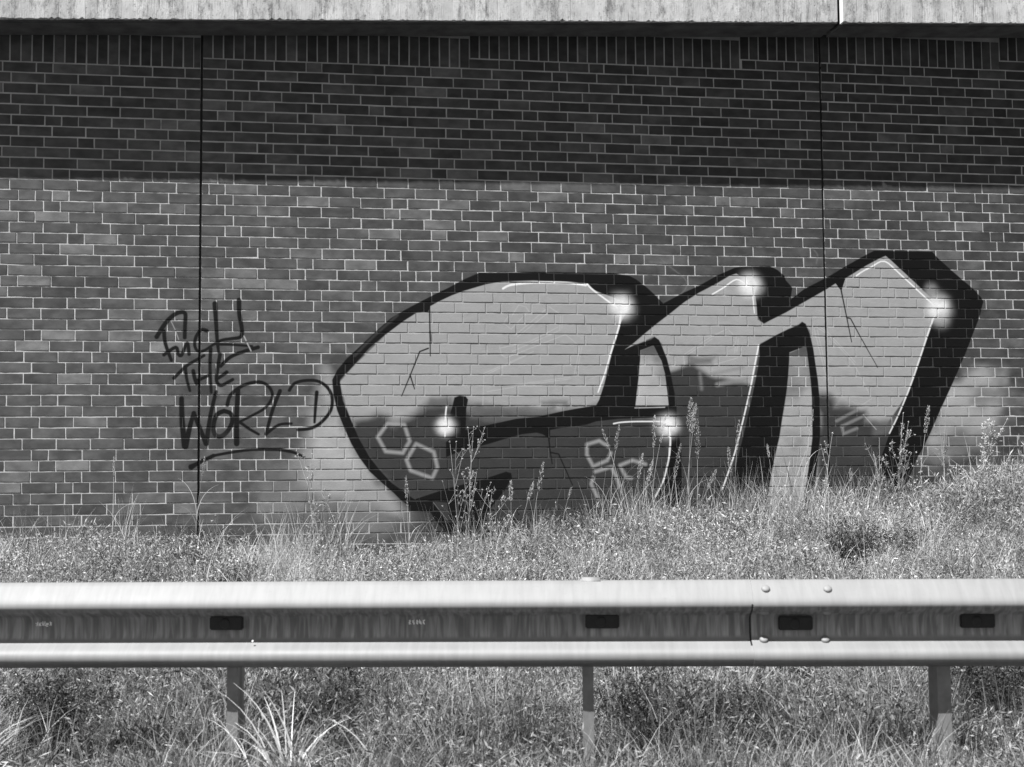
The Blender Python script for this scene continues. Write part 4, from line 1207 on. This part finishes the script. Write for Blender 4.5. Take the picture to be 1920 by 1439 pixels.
PLUMES = [
 ((3.558, 1.653), (3.542, 1.377), .9, 'thin upright seed head left of the white glow under the black bar'),
 ((3.66, 1.653), (3.608, 1.415), .7, 'slim seed head curving right across the white glow of the first letter'),
 ((3.845, 1.789), (3.829, 1.499), 1.9, 'tallest and widest plume, a forked pale seed head between the two letters'),
 ((3.91, 1.746), (3.873, 1.499), 1.2, 'plume leaning right just beside the tallest forked one'),
 ((3.906, 1.627), (3.898, 1.291), 1.3, 'long drooping plume hanging lowest of the tight group between the letters'),
 ((3.761, 1.423), (3.704, 1.131), 1.1, 'plume standing on the thin black outline right of the white curved line'),
 ((3.468, 1.344), (3.419, 1.134), 1.1, 'short plump seed head over the hexagon at the right of the dark fill'),
 ((3.524, 1.293), (3.458, 1.074), 1.1, 'low tilted seed head just left of the end of the white curved line'),
 ((4.262, 1.609), (4.237, 1.357), 1.0, 'soft plume at the left edge of the broad black stem of the second letter'),
 ((4.165, 1.392), (4.18, 1.179), 1.2, 'fuzzy plume at the foot of the white line beside the broad black stem'),
 ((4.469, 1.408), (4.484, 1.288), .5, 'wiry stalk with a tiny seed head in front of the broad black stem'),
 ((4.899, 1.691), (4.858, 1.497), .6, 'slender seed head on the thin black outline left of the right wall joint'),
 ((2.652, 1.285), (2.607, 1.048), 1.1, 'furry seed head standing left of the crack drawn below the black bar'),
 ((2.395, 1.133), (2.392, .968), 1.1, 'straight upright seed head right of the black pointed foot of the egg'),
 ((2.585, 1.128), (2.535, .975), .9, 'shorter leaning seed head beside the furry one below the black bar'),
 ((2.866, 1.075), (2.836, .971), .6, 'small low seed head right of the drawn crack below the black bar'),
 ((3.138, 1.535), (3.187, 1.379), .7, 'seed head tilted left over the top of the upper right hexagon'),
 ((3.268, 1.568), (3.239, 1.366), .9, 'upright seed head just right of the upper right hexagon'),
 ((1.575, 1.181), (1.586, .943), .9, 'dull seed head in front of the bottom tip of the egg outline'),
 ((-.606, 1.343), (-.608, 1.185), .5, 'faint lone seed head farthest left, on the plain brick'),
 ((.067, 1.332), (.045, 1.18), .6, 'thin seed head beside the left wall joint under the long underline'),
 ((5.881, 1.735), (5.833, 1.486), 1.1, 'tall pointed seed head in front of the right slanting black stroke'),
 ((4.066, 1.214), (3.987, 1.044), 1.0, 'low leaning seed head between the plume group and the white line foot'),
 ((5.163, 1.206), (5.17, 1.099), .7, 'small stubby seed head just right of the right wall joint'),
]
for i, (a, b, fat, lab) in enumerate(PLUMES):
    plume(a, b, -.30+.05*math.sin(i*2.4), fat, lab, 400+i, leaves=1+(i % 3))

# ---- branching plants with small heads
def branching(name, base, top, label, seed, nb=7, spread=.12, dense=1.0, mat=None, heads=True, leafy=.0, group=None):
    g = np.random.default_rng(seed)
    y = -.35
    bz = float(ground(base, y))-.02
    root = empty(name, (base, y, bz), label, 'weed', group)
    H_ = top[1]-bz
    dx = top[0]-base
    paths = []
    t = np.linspace(0, 1, 9)
    main = np.stack([dx*t**1.4, .02*np.sin(t*3), H_*t], 1)
    stems = [(main, .0032)]
    tips = [main[-1]]
    for i in range(nb):
        k = int(g.integers(1, 7)); p = main[k]
        ln = H_*g.uniform(.25, .6)*(1-.5*k/8)
        a = g.uniform(-1, 1); dd = np.array([a*spread*3, g.uniform(-.3, .3), 1.0]); dd /= np.linalg.norm(dd)
        tt = np.linspace(0, 1, 6)[:, None]
        br = p+dd*ln*tt+np.array([a*spread*.4, 0, 0])*(tt**.5)*.5
        if br[-1][2] > H_: br[:, 2] = p[2]+(br[:, 2]-p[2])*(H_-p[2])/(br[-1][2]-p[2])
        stems.append((br, .002)); tips.append(br[-1])
        for q in range(int(3*dense)):
            kk = int(g.integers(2, 6)); p2 = br[kk-1] if kk < 6 else br[-1]
            d2 = np.array([g.uniform(-.8, .8), g.uniform(-.3, .3), g.uniform(.4, 1)]); d2 /= np.linalg.norm(d2)
            l2 = ln*g.uniform(.12, .3)
            sb_ = p2+d2*l2*np.linspace(0, 1, 4)[:, None]
            stems.append((sb_, .0013)); tips.append(sb_[-1])
    parts = [tube_mesh(p, r, r*.5, 4) for p, r in stems]
    V, F_ = join(parts)
    link(bpy.data.objects.new('stem', np_mesh('stem', V, F_, M_dry if mat is None else mat)), root)
    if heads:
        T_ = np.array(tips)
        k = 16
        P = np.repeat(T_, k, 0)+g.normal(0, .002, (len(T_)*k, 3))
        D = g.normal(size=(len(P), 3))
        V, F_ = leaflets(P, D, g.uniform(.004, .009, len(P)), g.uniform(.003, .006, len(P)), g)
        tag(link(bpy.data.objects.new('flower_heads', np_mesh('flower_heads', V, F_, M_petal)), root), kind='stuff')
    if leafy > 0:
        A = np.concatenate([p for p, r in stems]); n = int(leafy)
        P = A[g.integers(0, len(A), n)]+g.normal(0, .006, (n, 3))
        D = g.normal(size=(n, 3)); D[:, 2] = np.abs(D[:, 2])
        V, F_ = leaflets(P, D, g.uniform(.015, .045, n), g.uniform(.003, .007, n), g)
        link(bpy.data.objects.new('foliage', np_mesh('foliage', V, F_, M_weed)), root)
    return root
GRP = 'branching weeds standing up against the wall'
branching('branching_weed', 2.05, (2.10, 1.55), 'tall branching weed with tiny pale buds before the black foot of the egg', 501, 11, .13, 1.6, group=GRP)
branching('branching_weed', 1.99, (1.915, 1.44), 'slightly shorter bud-tipped weed close on the left of the tall branching one', 502, 7, .10, 1.3, group=GRP)
branching('branching_weed', 4.93, (5.02, 1.50), 'spindly weed with pale buds climbing beside the right wall joint', 503, 5, .07, 1, leafy=30, group=GRP)
branching('branching_weed', 5.57, (5.63, 1.66), 'bushy bud-tipped weed in front of the foot of the slanting black stroke', 504, 11, .13, 1.5, leafy=260, group=GRP)
branching('branching_weed', 5.42, (5.42, 1.46), 'stout short-branched weed left of the bushy one at the slanting stroke', 505, 8, .10, .6, heads=False, leafy=120, group=GRP)
branching('branching_weed', 5.97, (6.00, 1.68), 'thin weed with upright side shoots right of the slanting black stroke', 506, 6, .05, .8, heads=False, leafy=90, group=GRP)
branching('branching_weed', 6.19, (6.54, 1.61), 'feathery pale weed leaning far to the right at the wall end', 507, 13, .16, 2, leafy=520, group=GRP)
branching('branching_weed', 5.72, (5.73, 1.34), 'dark twiggy little weed inside the foot of the slanting black stroke', 508, 7, .08, 1.2, mat=M_darkw, heads=True, group=GRP)
branching('branching_weed', .90, (.80, 1.35), 'thin arching weed reaching up to the end of the underline stroke', 509, 5, .10, 1, leafy=40, group=GRP)
branching('branching_weed', .90, (.96, 1.08), 'low bushy weed left of the egg, full of pale leaves', 510, 9, .16, 1.5, leafy=260, group=GRP)
branching('branching_weed', 6.35, (6.40, 1.45), 'crowded stiff weed below the feathery leaning one', 511, 8, .12, 1, leafy=260, group=GRP)
branching('branching_weed', 2.28, (2.20, 1.07), 'low round weed with white buds under the pointed black foot', 512, 9, .2, 1.6, leafy=160, group=GRP)
branching('branching_weed', 4.50, (4.52, 1.08), 'short weed with broad bent blades at the foot of the broad black stem', 513, 6, .2, 1, leafy=140, group=GRP)

# ---- dark clumps among the pale weeds
c_dk = proto_col('dark_weed_prototypes', [add_proto('dark_weed_bit', *proto_fine(180+i, .12, .20, 46, 14, .026, .2), M_darkw) for i in range(4)])
do_scatter('dark_weeds', c_dk, 1700, 4, .1, 5.8, 221, .7, 1.5, 'dark wilted weeds showing in patches between the pale ones', mask=lambda A, g: g.random(len(A)) < np.clip(lown(A, 4.7, 2.2)*lown(A, 2.9, .8)*2.0-.5, 0, .7)*np.where(A[:, 1] < -3.2, 1.0, .45))
def dark_clump(x, y, rad, hgt, label, seed):
    g = np.random.default_rng(seed)
    z = float(ground(x, y))
    root = empty('dark_weed', (x, y, z), label, 'weed', 'dark weed clumps among the pale weeds')
    V, F_ = proto_fine(seed, rad, hgt*1.25, 130, 34, .022, .3)
    link(bpy.data.objects.new('foliage', np_mesh('foliage', V, F_, M_darkw)), root)
    n = 12
    a = g.uniform(0, 6.28, n)
    base = np.stack([.3*rad*np.cos(a), .3*rad*np.sin(a), np.full(n, -.01)], 1)
    V, F_ = blades(base, hgt*g.uniform(.8, 1.5, n), a, g.uniform(.1, .5, n), np.full(n, .004), 4, g=g)
    link(bpy.data.objects.new('stem', np_mesh('stem', V, F_, M_darkw)), root)
for a in ((.84, -4.85, .24, .32, 'dark weed clump right of the left guardrail post', 601), (4.45, -2.0, .15, .28, 'dark narrow weed clump on the bank under the second letter gap, above the rail', 602),
          (3.72, -5.35, .22, .40, 'dark twiggy weed clump at the right end of the picture below the rail', 603), (2.22, -5.1, .2, .26, 'dark weed clump right of the middle guardrail post', 604),
          (2.62, -5.2, .17, .2, 'low dark weed clump halfway between the middle and right posts', 605), (-.25, -4.9, .2, .26, 'dark weed clump low in the left corner below the rail', 606), (3.1, -4.5, .16, .2, 'small dark weed clump just left of the right guardrail post', 607)):
    dark_clump(*a)

# ---- arching tufts near the lens, in front of the rail
def tuft(s, t, hgt, n, lean, wd, label, seed, ang0=None):
    g = np.random.default_rng(seed)
    x, y, _ = rail_pt(s, t)
    z = float(ground(x, y))
    root = empty('grass_tuft', (x, y, z), label, 'grass', 'arching grass tufts below the guardrail')
    a = g.uniform(0, 6.28, n); r = .05*np.sqrt(g.random(n))
    base = np.stack([r*np.cos(a), r*np.sin(a), np.full(n, -.02)], 1)
    ang = g.uniform(0, 6.28, n) if ang0 is None else g.normal(ang0, .9, n)
    V, F_ = blades(base, hgt*g.uniform(.5, 1.1, n), ang, lean*g.uniform(.3, 1.2, n), wd*g.uniform(.7, 1.3, n), 8, g=g, droop=.45)
    link(bpy.data.objects.new('blade', np_mesh('blade', V, F_, M_dry)), root)
for a in ((1.10, .14, .50, 60, .95, .011, 'big arching pale tuft right of the left guardrail post', 701), (.98, .18, .42, 12, 1.3, .009, 'few long blades arching left across the foot of the left post', 702, 3.14),
          (-.02, .2, .48, 70, .8, .010, 'dense tuft leaning right in the bottom left corner', 703, 0.4), (1.40, .14, .42, 34, 1.1, .009, 'loose tuft of curling blades left of the middle of the picture', 704),
          (2.20, .14, .24, 24, .8, .007, 'short tuft hiding the foot of the middle post', 705), (3.42, .16, .24, 26, .9, .007, 'short tuft at the foot of the right post', 706),
          (2.75, .16, .22, 28, .9, .007, 'low soft tuft between the middle and right posts', 707)):
    tuft(*a)

# ------------------------------------------------------------------ render settings
S.render.engine = 'CYCLES'
S.cycles.max_bounces = 8
S.cycles.diffuse_bounces = 1
S.cycles.transparent_max_bounces = 8
